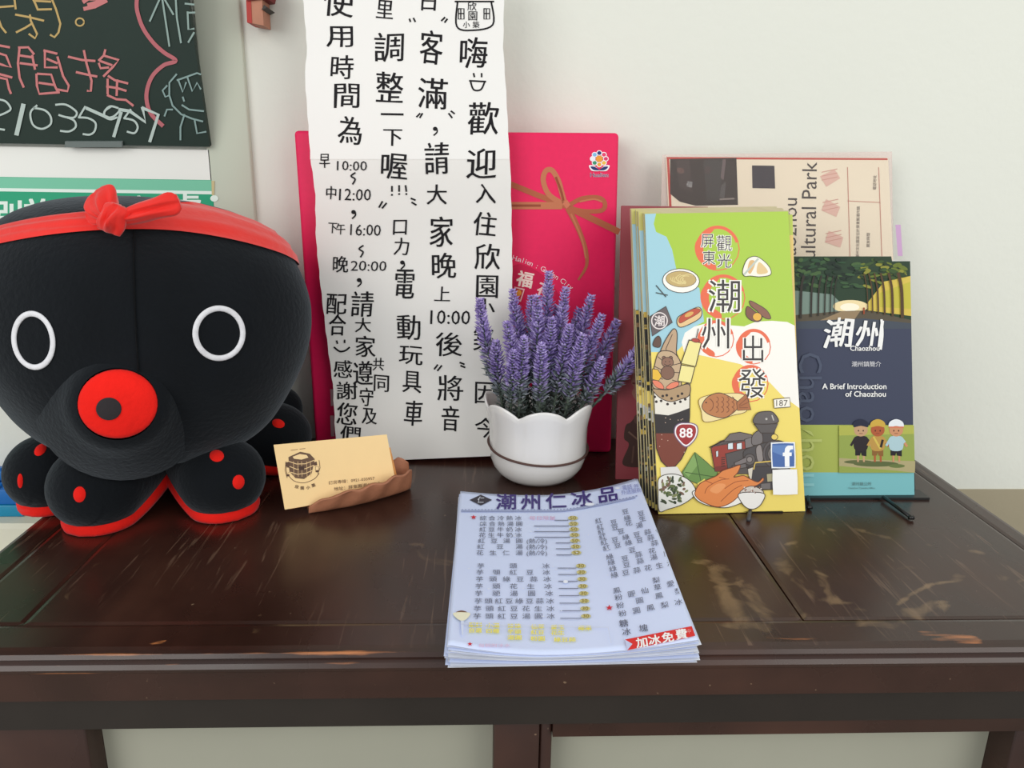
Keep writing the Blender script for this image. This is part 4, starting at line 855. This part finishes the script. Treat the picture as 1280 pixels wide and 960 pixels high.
for x, w in ((1127, 4), (1115, 3), (1105, 2.4), (1097, 2), (1090, 1.6), (1084, 1.2)): p.line([(x, 396-(1127-x)*.15), (x-1, 362), (x-5, 342)], w, (84, 62, 40), True)
p.line([(1079, 385), (1079, 392)], 2, (150, 70, 40))
WHT = (244, 244, 242)
for ch, x, y, s in (('潮', 1047, 416, 38), ('州', 1086, 417, 36)): p.text(ch, x, y, s, WHT, rot=-2, bold=.02, jit=.03, skew=.12)
p.line([(1101, 400), (1102, 418), (1100, 436)], 3, WHT, True); p.text('Chaozhou', 1080, 435, 9, WHT, bold=.02); p.text('潮州鎮簡介', 1082, 455, 7.4, (225, 225, 230))
p.text('A Brief Introduction', 1067, 482.5, 9.8, WHT, bold=.02); p.text('of Chaozhou', 1081, 492, 9.8, WHT, bold=.02); pass
for y0_, y1_, cc in ((0, 531, (76, 84, 105)), (531, 591, (184, 194, 112)), (591, 640, (144, 204, 208))):
    p.clip = lambda P, a=y0_, b=y1_: (P[:, 1] >= a-.5) & (P[:, 1] <= b+.5)
    p.text('Chaozhou', 1013, 524, 42, cc, rot=90, sx=.98)
p.clip = None
p.text('潮州鎮公所', 1076, 604.5, 5, (90, 120, 120)); p.text('Chaozhou Township Office', 1076, 609.5, 3, (90, 120, 120))
p.poly([(1048, 531.5), (xr(531), 531.5), (xr(590), 590.5), (1048, 590.5)], (150, 166, 82)); p.poly([(1048, 531.5), (xr(531), 531.5), (xr(542), 542), (1048, 544)], (178, 182, 84)); p.poly([(1048, 572), (1075, 574), (1143, 576), (xr(590), 590.5), (1120, 588), (1048, 582)], (176, 166, 122)); p.ell(1094, 579.5, 28, 3.4, (92, 104, 62)); p.ell(1072, 577, 18, 2.4, (98, 106, 66)); p.ell(1120, 582, 10, 2.4, (104, 120, 66))
for x, cap, shirt, skin, hat in ((1075, (36, 40, 62), (42, 36, 40), (196, 158, 120), 0), (1096, (206, 170, 70), (190, 150, 76), (176, 92, 56), 1), (1119, (232, 236, 240), (176, 206, 214), (206, 146, 108), 2)):
    p.poly([(x-5, 560), (x-2, 560), (x-2.4, 577), (x-4.6, 577)], skin); p.poly([(x+2, 560), (x+5, 560), (x+5, 577), (x+2.8, 577)], skin)
    p.poly([(x-7, 557), (x+7, 557), (x+7, 570), (x+1, 569), (x, 565), (x-1, 569), (x-7, 569)], (34, 32, 36) if hat != 1 else (140, 98, 50)); p.blob([(x-6, 545), (x+6, 545), (x+9, 550), (x+7, 562), (x-7, 562), (x-9, 550)], shirt)
    p.line([(x-8, 549), (x-12, 556)], 3, shirt); p.line([(x+8, 549), (x+13, 557)], 3, skin); p.line([(x+7, 548), (x+10, 552)], 3.6, shirt)
    p.ell(x, 537, 8.6, 8.2, skin); p.blob([(x-9, 533.5), (x-8, 527), (x, 523.5), (x+8, 527), (x+9, 533.5), (x, 532)], cap); p.ell(x-3, 538, .8, 1.1, (50, 34, 30)); p.ell(x+3, 538, .8, 1.1, (50, 34, 30)); p.line([(x-2, 541.5), (x+2, 541.5)], .7, (120, 60, 50))
    if hat == 1: p.line([(x-5, 546), (x+3, 560)], 2.4, (214, 190, 90)); p.line([(x+6, 550), (x+4, 558)], 3, (40, 34, 34))
    if hat == 2: p.line([(x-9, 533.5), (x+9, 533.5)], 1.6, (214, 120, 90))
p.build('cover_print', PRINT, EB)

# ================================================================ stack of menu sheets
GXL, GXR, GYF, GYB = -.0175, .1285, .3815, .607
fr = az(565, 835.5)[1]
# corner positions of the top sheet, and how high it stands there
def mz(x, y):
    """height of the top sheet: a slack sheet curled up at the corners"""
    u = np.clip((x-GXL)/(GXR-GXL), 0, 1); v = np.clip((y-GYF)/(GYB-GYF), 0, 1)
    h = .0068+.0035*v
    h = h+.0075*np.clip(1-u/.38, 0, 1)**1.7*(1-.55*v)+.0085*np.clip((u-.45)/.55, 0, 1)**1.7*(1-.25*v)+.009*np.clip((u-.45)/.55, 0, 1)**2*v
    return .75+h
MS_ = Surf(lambda Q: mz(Q[:, 0], Q[:, 1])-Q[:, 2], lambda Q: np.array([[0, 0, 1.]]))
TLm, TRm, BRm, BLm = [MS_([q])[0] for q in ((575.5, 614), (797, 598.5), (873.5, 799.5), (559.5, 806.5))]
msh = noisy(mat('pale_blue_menu_paper', (211, 222, 252), .35, .45), 9, .03); msh2 = noisy(mat('sheet_paper', (224, 228, 238), .5, .4), 30, .06)
NSH = 16
def sheet(k):
    f = k/(NSH-1); r = random.Random(50+k); jx, jy, an = (r.uniform(-.0016, .0012), r.uniform(-.0012, .0016), r.uniform(-.008, .008)) if k < NSH-1 else (0, 0, 0)
    C4 = [BLm, BRm, TRm, TLm]
    nu, nv = (60, 40) if k == NSH-1 else (26, 14); V = []
    ctr = sum(C4)/4
    for j in range(nv+1):
        for i in range(nu+1):
            u, v = i/nu, j/nv
            q = (C4[0]*(1-u)+C4[1]*u)*(1-v)+(C4[3]*(1-u)+C4[2]*u)*v
            x, y = q[0], q[1]
            if k < NSH-1:
                dx, dy = x-ctr[0], y-ctr[1]; x, y = ctr[0]+dx-dy*an+jx, ctr[1]+dy+dx*an+jy-.0006*(1-f)
            zt__ = float(mz(x, y))
            z = .7504+(zt__-.7504)*(f**1.0)*(1 if k == NSH-1 else .97)+0
            V.append((x, y, z))
    w = nu+1; Fs = [(j*w+i, j*w+i+1, (j+1)*w+i+1, (j+1)*w+i) for j in range(nv) for i in range(nu)]; N = len(V)
    V += [(x, y, z-.00018) for x, y, z in V]; Fs += [tuple(a+N for a in ff)[::-1] for ff in Fs]
    rim = list(range(w))+[j*w+nu for j in range(1, nv+1)]+[nv*w+i for i in range(nu-1, -1, -1)]+[j*w for j in range(nv-1, 0, -1)]
    Fs += [(rim[i], rim[i]+N, rim[(i+1) % len(rim)]+N, rim[(i+1) % len(rim)]) for i in range(len(rim))]
    if k == NSH-1:
        e = empty('menu_sheet', (float(ctr[0]), float(ctr[1]), float(.75))); tag(e, 'topmost pale blue shaved-ice menu sheet with navy title and red ribbon', 'menu', 'menu sheets in the stack on the table edge')
        obj('sheet', V, Fs, msh, e, True); return e
    o = obj('menu_sheet', V, Fs, msh if k % 3 == 1 else msh2, None, False); tag(o, ('lowest' if k == 0 else ORD[k]+' from the bottom')+' of the menu sheets stacked on the table edge', 'menu', 'menu sheets in the stack on the table edge')
for k_ in range(NSH): ME = sheet(k_)
p = Print(MS_, .0005, .0000006); p.clip = lambda P: P[:, 0] < 796+(P[:, 1]-598)*.376
def sq(pts, col):  # polygon on the curved sheet, cut into strips
    (a, b, c_, d) = [np.array(q, float) for q in pts]; n_ = 10; V = []
    for i in range(n_+1): V += [a+(b-a)*i/n_, d+(c_-d)*i/n_]
    p.add(V, [(2*i, 2*i+2, 2*i+3, 2*i+1) for i in range(n_)], col)
NV = (66, 52, 120)
p.poly([(587, 625.5), (601, 619), (615, 625.5), (601, 632.5)], (60, 56, 66)); p.poly([(589, 625.5), (601, 620.2), (613, 625.5), (601, 631.3)], (206, 214, 232)); p.poly([(590.5, 625.5), (601, 620.8), (611.5, 625.5), (601, 630.7)], (40, 36, 44)); p.h += .0002; p.text('仁', 601, 625.7, 9, (220, 224, 236), skew=.2)
for ch, x, y, r in (('潮', 632.5, 628, 0), ('州', 663, 628.5, 0), ('仁', 695, 627, -2), ('冰', 727, 624, -5), ('品', 759.5, 619.5, -8)): p.text(ch, x, y, 20.5, NV, rot=r, sx=1.32, bold=.028)
def cur(x): return 639.5-.0*x+ (0 if x < 700 else -(x-700)**1.25*.058)
p.line([(577+i*9, cur(577+i*9)) for i in range(25) if 577+i*9 < 800], 2.2, (158, 168, 204)); 
for i in range(54):
    x = 578+i*4.1; p.ell(x, cur(x)-1.4, 1.1, .8, (150, 160, 198), n=6)
for dy, t in ((-6, '電話 08-'), (0, '外送服務')): p.text(t, 789, 612+dy+3, 6.5, (150, 158, 205), rot=-9)
DK = (96, 100, 118); GO = (206, 198, 140)
rows = [('綜合冷熱冰', 648.5, 600, 652, 0), ('綜合熱湯圓', 655.7, 600, 653, 0), ('紅豆牛奶冰', 662.7, 599.5, 652, 0), ('花生牛奶冰', 669.8, 599, 652, 0), ('紅豆湯圓', 677, 598, 653, 1), ('紅豆湯', 684.3, 597, 653, 1), ('花生仁湯', 692, 596, 653, 1),
        ('芋頭冰', 708.5, 597, 686.5, 0), ('芋頭紅豆冰', 716.5, 596, 687, 0), ('芋頭綠豆蒜冰', 725, 595.5, 688, 0), ('芋頭花生冰', 734, 595, 689, 0), ('芋頭湯圓冰', 743, 594.5, 690.5, 0), ('芋頭紅豆綠豆蒜冰', 752.5, 594, 691.5, 0), ('芋頭紅豆花生冰', 762, 593, 692, 0), ('芋頭紅豆湯圓冰', 771.5, 592.5, 692.5, 0)]
for i, (t, y, x0, x1, hc_) in enumerate(rows):
    sz = 7.2+(y-648)*.014
    for j, ch in enumerate(t): p.text(ch, x0+4+(x1-x0-8)*j/(len(t)-1), y, sz*.86, DK, sx=1.42, bold=-.004)
    xp = (715 if i < 7 else 719)+(y-648)*.1; 
    if hc_: p.text('(熱/冷)', 671, y+.5, 7, DK, sx=1.3)
    p.line([((696 if i < 7 else 697)+(y-700)*.05-(26 if i in (1, 2, 3) else 0), y+2.8), (xp-5, y+2.8)], .9, (110, 116, 140))
    p.ell(xp+1, y, 6.2, 2.8, GO); p.h += .00015; p.text('30' if i >= 7 else '50', xp+1, y, 6, (150, 132, 60), sx=1.4, bold=.02); p.h -= .00015
p.text('每日限量', 678, 648.6, 5.5, (224, 180, 208), sx=1.5)
def star(x, y, r): p.add([(x+r*(1 if k_ % 2 == 0 else .42)*math.sin(k_*math.pi/5), y-r*.75*(1 if k_ % 2 == 0 else .42)*math.cos(k_*math.pi/5)) for k_ in range(10)], [tuple(range(10))], (206, 44, 60))
star(592, 647.5, 4); star(761.5, 761, 5); star(587.5, 806.5, 3.6)
R2 = [('紅豆冰', 652, 748, 815, -23), ('紅豆綠豆冰', 659.5, 750, 818, -22), ('紅豆花生冰', 666, 751.5, 820, -22), ('紅豆湯圓', 672.5, 753, 822, -22), ('紅豆綠豆蒜花', 679, 755, 823, -16), ('紅豆綠豆蒜湯', 686, 758, 827, -16),
      ('綠豆蒜', 697, 762, 818, -17), ('綠豆蒜花生', 704, 764, 832, -19), ('綠豆蒜湯圓', 712, 766, 834, -19), ('綠豆蒜花生湯', 720, 768, 838, -15),
      ('鳳梨', 739.5, 771, 820, -13), ('粉圓仙草愛', 748, 773, 838, -17), ('粉圓鳳梨', 758, 775, 848, -18), ('粉圓鳳梨冰', 768, 778, 848, -14)]
for t, y, x0, x1, dy in R2:
    for j, ch in enumerate(t): f_ = j/(len(t)-1); p.text(ch, x0+(x1-x0)*f_, y+dy*f_, 7.2+(y-650)*.010, DK, rot=-12, sx=1.25, bold=-.004)
for t, x, y in (('糖', 779.5, 780.5), ('冰', 783, 791), ('塊', 804, 786.5)): p.text(t, x, y, 10, DK, rot=-8, sx=1.15, bold=.012)
RB = (222, 50, 48)
sq([(781, 801), (864.5, 784.2), (869, 796.3), (784, 814.5)], RB); p.add([(781, 801), (790.5, 806.5), (784, 814.5)], [(0, 1, 2)], (198, 206, 238))
p.h += .0002
for ch, x, y in (('加', 802, 805), ('冰', 818, 802), ('免', 834.5, 798.5), ('費', 851.5, 794.5)): p.text(ch, x, y, 13.5, (250, 246, 246), rot=-9, sx=1.15, bold=.035)
for ch, x, y in (('中', 861, 791),): p.text(ch, x, y, 6, (240, 170, 170), rot=-9)
YE = (240, 226, 90)
for gx, t in ((594.5, '配料'), (616, '小湯'), (643, '珍珠'), (672, '仙草'), (697, '愛玉'), (731, '椰果')): p.text(t, gx, 783+(gx-594)*.03, 6.2, YE, sx=1.4, bold=.03)
for gx, t in ((594.5, '自選'), (616, '四種'), (643, '芋頭'), (672, '紅豆'), (697, '花生')): p.text(t, gx, 790+(gx-594)*.03, 6.2, YE, sx=1.4, bold=.03)
for gx, t in ((643, '湯圓'), (672, '粉圓'), (706, '綠豆蒜')): p.text(t, gx, 799+(gx-643)*.04, 6.2, YE, sx=1.5, bold=.03)
p.text('每碗附冰水', 618, 809, 5, (226, 186, 214), sx=1.6)
p.line([(740, 786), (760, 786), (764, 806)], .8, (214, 220, 240)); p.line([(576, 782), (740, 786)], .8, (210, 216, 238))
p.blob([(567, 768), (587, 768), (584, 775), (578, 778), (571, 775)], (236, 232, 206)); p.blob([(570, 767.5), (577, 765), (584, 767.5)], (120, 84, 64)); p.poly([(576, 778), (580, 778), (579, 796), (577, 796)], (214, 222, 244))
for _ in range(34): p.ell(rnd.uniform(585, 800), rnd.uniform(645, 775), rnd.uniform(.8, 1.8), rnd.uniform(.5, 1), (222, 228, 248), n=7)
for x, y, a, b in ((737, 632, 6, 2), (772, 612, 3, 1.2), (707, 729, 3, 2)): p.ell(x, y, a, b, (236, 240, 252))
p.build('menu_print', PRINT, ME)

# ================================================================ lavender in a white pot
PC = Vector((az(674, 612)[0]+.0005, .6655, .75)); LV = empty('potted_lavender', PC); tag(LV, 'artificial purple lavender in white petal-rimmed ceramic pot with brown cord', 'potted plant')
CM = mat('white_glazed_ceramic', (226, 224, 222), .14, .5, Coat_Weight=.3)
PP = [(0, .0), (.027, .0), (.0315, .0015), (.037, .006), (.0415, .0125), (.0440, .020), (.0450, .028), (.0452, .038), (.0455, .048), (.047, .057), (.0492, .065), (.0505, .0705)]
PH0 = math.radians(-90-25)
def petal(phi): return abs(math.cos((phi-PH0-math.pi/7*3.5)*3.5)) 
def potp(r, z, phi):
    w = abs(math.sin((phi-PH0)*3.5)); k = min(1, max(0, (z-.02)/.05)); rr = r*(1-.055*k*(1-w**.7)); zz = z+(.0085*(w**.8-.45))*(max(0, z-.045)/.0255 if z > .045 else 0)
    return Vector((PC.x+rr*math.cos(phi), PC.y+rr*math.sin(phi), .75+zz+.0003))
inner = [(.0478, .0700), (.0462, .064), (.044, .056), (.0425, .045), (.0, .045)]
allp = PP+[(.0500, .0722), (.0490, .0722)]+inner
V = [potp(r, z, k_/84*2*math.pi) for r, z in allp for k_ in range(84)]; Fs = [(i*84+k_, i*84+(k_+1) % 84, (i+1)*84+(k_+1) % 84, (i+1)*84+k_) for i in range(len(allp)-1) for k_ in range(84)]
norm_out(obj('pot', V, Fs, CM, LV, True))
cz = lambda a: .0305+.0035*math.sin(a+.2)*1.0-.003*math.cos(a)
pts = [potp(.0462, .75*0+cz(a), a) for a in [k_/72*2*math.pi for k_ in range(73)]]; V, Fs = tube(pts, .0011, 8, False); obj('cord', V, Fs, noisy(mat('brown_cord', (84, 58, 52), .7), 900, .2), LV, True)
V, Fs = grid(lambda u, v: Vector((PC.x+.0415*v*math.cos(u*6.2832), PC.y+.0415*v*math.sin(u*6.2832), .75+.052+.004*math.cos(v*1.5)+.0012*math.sin(u*40+v*9))), 40, 8, cu=True); obj('soil', V, Fs, noisy(mat('dark_green_foam', (40, 48, 42), .95), 200, .5), LV)
LM = attr_mat('lavender_fabric', .85, .2); LR = random.Random(21)
def leafv(c, d, ln, wd, th, V, Fs, Cs, col):
    s = d.cross(Vector((.13, .31, .94))); s = s.normalized() if s.length > .01 else Vector((1, 0, 0)); t = d.cross(s).normalized(); o_ = len(V)
    m_ = c+d*ln*.6
    V += [c, m_+s*wd, m_+t*th, m_-s*wd, m_-t*th, c+d*ln]
    f = [(0, 1, 2), (0, 2, 3), (0, 3, 4), (0, 4, 1), (5, 2, 1), (5, 3, 2), (5, 4, 3), (5, 1, 4)]; Fs += [tuple(i+o_ for i in q) for q in f]; Cs += [col]*8
def stem(tx, ty, dY, bx=None, by=None, bend=0., purple=1., start=.34):
    tip = Vector(ay(tx, ty, PC.y+dY)); 
    b = Vector((PC.x+(bx if bx is not None else (tip.x-PC.x)*.42), PC.y+(by if by is not None else dY*.45), .75+.050))
    mid = (b+tip)/2+Vector((bend, 0, .004+abs(bend)*.6)); 
    C_ = lambda t: b*(1-t)**2+mid*2*t*(1-t)+tip*t*t
    V, Fs = tube([C_(t/8) for t in range(9)], [.0012]*8+[.0006], 6); so = obj('stem', V, Fs, mat('grey_green_stem', (84, 96, 84), .8), LV, True)
    Ln = (tip-b).length; n_ = int(Ln*.72/.0029)
    V, Fs, Cs = [], [], []
    for i in range(n_):
        f = i/(n_-1); t = start+(1-start)*f; c = C_(t); ax_ = (C_(min(1, t+.02))-C_(t-.02)).normalized(); u_ = ax_.orthogonal().normalized(); w_ = ax_.cross(u_)
        rr = .0030+.0062*math.sin(min(1, (1-f)*1.25+.08)*math.pi*.5) if f > .3 else .0086+.0014*math.sin(f*9)
        for k_ in range(10):
            a = k_/10*2*math.pi+i*.7+LR.uniform(-.25, .25); d = (u_*math.cos(a)+w_*math.sin(a)); dd = (d*LR.uniform(.75, 1.05)+ax_*LR.uniform(.5, .9)).normalized()
            q = LR.random(); pu = f*1.5+LR.uniform(-.35, .3) > .42*(2-purple)
            col = s2l(LR.choice([(166, 146, 208), (182, 164, 222), (150, 130, 192), (198, 184, 232), (134, 116, 178), (160, 144, 196)]) if pu else LR.choice([(142, 150, 160), (124, 134, 138), (158, 162, 172), (104, 116, 114), (142, 134, 168)]))
            leafv(c+d*.0006, dd, rr*LR.uniform(.85, 1.25),   .0013, .0008, V, Fs, Cs, col)
    fo = obj('flower_spike', V, Fs, LM, LV, cols=Cs); fo.parent = so
    V, Fs, Cs = [], [], []
    for i in range(26):
        t = .10+.36*i/26; c = C_(t); a = i*2.4+LR.uniform(-.4, .4); d = Vector((math.cos(a), math.sin(a), LR.uniform(.4, 1.1))).normalized()
        leafv(c, d, LR.uniform(.007, .011), .0021, .0008, V, Fs, Cs, s2l(LR.choice([(92, 104, 100), (114, 124, 120), (78, 88, 82), (130, 136, 138)])))
    lo = obj('leaves', V, Fs, LM, LV, cols=Cs); lo.parent = so
for a in ((600, 376, -.005, -.026, None, -.010), (641, 364, .008), (686, 342, .008), (664, 372, .012, None, None, 0, .15), (672, 372, -.012), (707, 362, .0), (739, 371, .010), (752, 396, -.012), (771, 402, .004, .026, None, .006),
          (799, 434, -.016, .03, None, .022), (634, 405, -.024), (655, 424, -.034, -.02), (677, 432, -.037), (712, 408, -.026), (728, 420, -.034, .02), (620, 428, -.014, -.03, None, -.004), (697, 384, .014), (724, 388, .015), (650, 396, .012), (752, 450, -.02, .028, None, .008), (690, 400, -.02), (642, 440, -.03, -.027)):
    stem(*a)

# ================================================================ clay card holder and business cards
Pbl = ay(356, 637, .575); Pbr = ay(496.5, 613, .618); Ptl = ay(342, 556, .590)
KS = plane(Pbl, Pbr, Ptl); kn_ = Vector(KS.n(None)[0]); Ptr = KS([(483.5, 543)])[0]
cm_ = noisy(mat('cream_card', (250, 216, 158), .6, .3), 60, .02); cm2 = noisy(mat('amber_card', (226, 160, 92), .6, .3), 60, .04)
for i in range(7):
    o_ = -np.array(kn_)*(.0011*i)+np.array((.0003*i+(.003 if i > 4 else 0), 0, .0))*1.0
    dz = 0 if i < 5 else -.012
    c = [Pbl+o_, Pbr+o_, Ptr+o_+(0, 0, dz), Ptl+o_+(0, 0, dz)]
    V, Fs = slab(c, kn_, .0005)
    if i == 0:
        KE = empty('business_card', Pbl); tag(KE, 'front cream business card with building emblem, standing in clay holder', 'business card', 'business cards in the clay holder'); obj('card', V, Fs, cm_, KE)
    else:
        o = obj('business_card', V, Fs, cm_ if i < 5 else cm2); tag(o, ORD[i]+' cream business card from the front in clay holder' if i < 5 else ('amber lower business card at the very back of the clay holder' if i == 6 else 'amber lower business card just behind the cream ones'), 'business card', 'business cards in the clay holder' if i < 5 else 'business cards in the clay holder')
p = Print(KS, .0003, .000004); BR_ = (92, 66, 50)
ar = lambda x, y: (330+x/6.4, 530+y/6.4)
def A(pts): return [ar(*q) for q in pts]
p.line(A([(175, 300), (168, 370), (185, 430)]), .6, BR_); p.line(A([(440, 290), (448, 350), (430, 400)]), .6, BR_); p.line(A([(185, 400), (240, 455), (320, 470), (400, 440), (440, 395)]), .7, BR_, True)
p.poly(A([(195, 265), (290, 222), (365, 238), (405, 280), (395, 330), (380, 395), (320, 440), (250, 432), (208, 385), (200, 320)]), (104, 78, 60)); p.poly(A([(228, 262), (285, 240), (340, 248), (355, 268), (300, 285), (240, 278)]), (246, 214, 160))
p.poly(A([(170, 310), (205, 300), (210, 350), (172, 340)]), BR_); p.poly(A([(385, 312), (420, 300), (425, 330), (390, 335)]), BR_)
for q in ([(200, 300), (260, 320), (330, 318), (400, 290)], [(205, 340), (260, 362), (330, 358), (398, 330)], [(212, 385), (265, 402), (330, 395), (385, 372)]): p.line(A(q), .9, (238, 204, 150))
for x in (235, 270, 300, 340, 370): p.line(A([(x, 300), (x+4, 420)]), .55, (226, 190, 138))
p.poly(A([(275, 340), (320, 335), (322, 368), (280, 370)]), (70, 48, 38))
for x, y in ((190, 410), (425, 378)): p.ell(*ar(x, y), 2.2, 1.4, BR_)
p.poly(A([(178, 345), (200, 350), (205, 385), (182, 395)]), (246, 214, 160), BR_, .5); p.poly(A([(410, 342), (435, 340), (438, 368), (412, 372)]), (246, 214, 160), BR_, .5)
p.line(A([(215, 210), (268, 203)]), .7, (150, 120, 90)); p.line(A([(285, 201), (328, 196)]), .7, (150, 120, 90))
for ch, x, y, r in (('欣', 262, 502, 14), ('園', 305, 512, 0), ('小', 352, 508, -8), ('築', 395, 490, -18)): p.text(ch, *ar(x, y), 4.8, BR_, rot=r, bold=.02)
p.text('訂房專線：0921-035957', *ar(700, 452), 5, (120, 92, 70), rot=-6, sx=1.12); p.text('地址：屏東縣潮州鎮永', *ar(748, 498), 5.2, (120, 92, 70), rot=-7, sx=1.15)
p.build('card_print', PRINT, KE)
# holder: a curled clay leaf
A0 = Vector((ay(386, 640, .584)[0], .583, .75)); A1 = Vector((ay(513, 600, .636)[0], .634, .75)); dA = (A1-A0); sA = Vector((-dA.y, dA.x, 0)).normalized()
CL = noisy(mat('unglazed_brown_clay', (168, 112, 84), .55, .4), 30, .22, .0012, 90)
HW = lambda s: float(np.interp(s, [0, .05, .15, .3, .6, .8, .92, .98, 1], [.002, .006, .011, .0145, .0165, .0165, .013, .008, .003]))
FH = lambda s: float(np.interp(s, [0, .08, .2, .45, .7, .85, .93, 1], [.006, .0125, .0165, .0195, .0215, .0215, .0225, .018]))
BH = lambda s: float(np.interp(s, [0, .15, .45, .7, .85, .93, 1], [.006, .015, .020, .022, .026, .028, .022]))
def hold(u, v):
    """u round the section from outer front rim under to the outer back rim and back inside; v along"""
    s = v; c = A0+dA*s-sA*.004*math.sin(s*math.pi); w = HW(s); outer = u < .5; k_ = u*2 if outer else (1-(u-.5)*2)
    th = -math.pi*k_; x = math.cos(th)*-1; hh = FH(s) if x < 0 else BH(s); zz = abs(x)**2.6
    sc_ = 1 if outer else .80; lift_ = .0005 if outer else .0018
    wob = 1+.07*math.sin(s*13+k_*5)+.05*math.sin(s*31+k_*9)
    return c+sA*x*w*sc_*wob+Vector((0, 0, lift_+hh*zz*(1 if outer else .97)*(1+.05*math.sin(s*27)) + (.0035*(s-.5)**2 if False else 0)))
V, Fs = grid(hold, 48, 40, cu=True); n_ = 48
V += [sum((V[i] for i in range(n_)), Vector())/n_, sum((V[40*n_+i] for i in range(n_)), Vector())/n_]
Fs += [(i, (i+1) % n_, len(V)-2) for i in range(n_)]+[(40*n_+i, 40*n_+(i+1) % n_, len(V)-1) for i in range(n_)]
HO = norm_out(obj('card_holder', V, Fs, CL, None, True)); tag(HO, 'brown clay card holder shaped like a curled leaf on the table', 'card holder')

bpy.data.objects.remove(_fo)
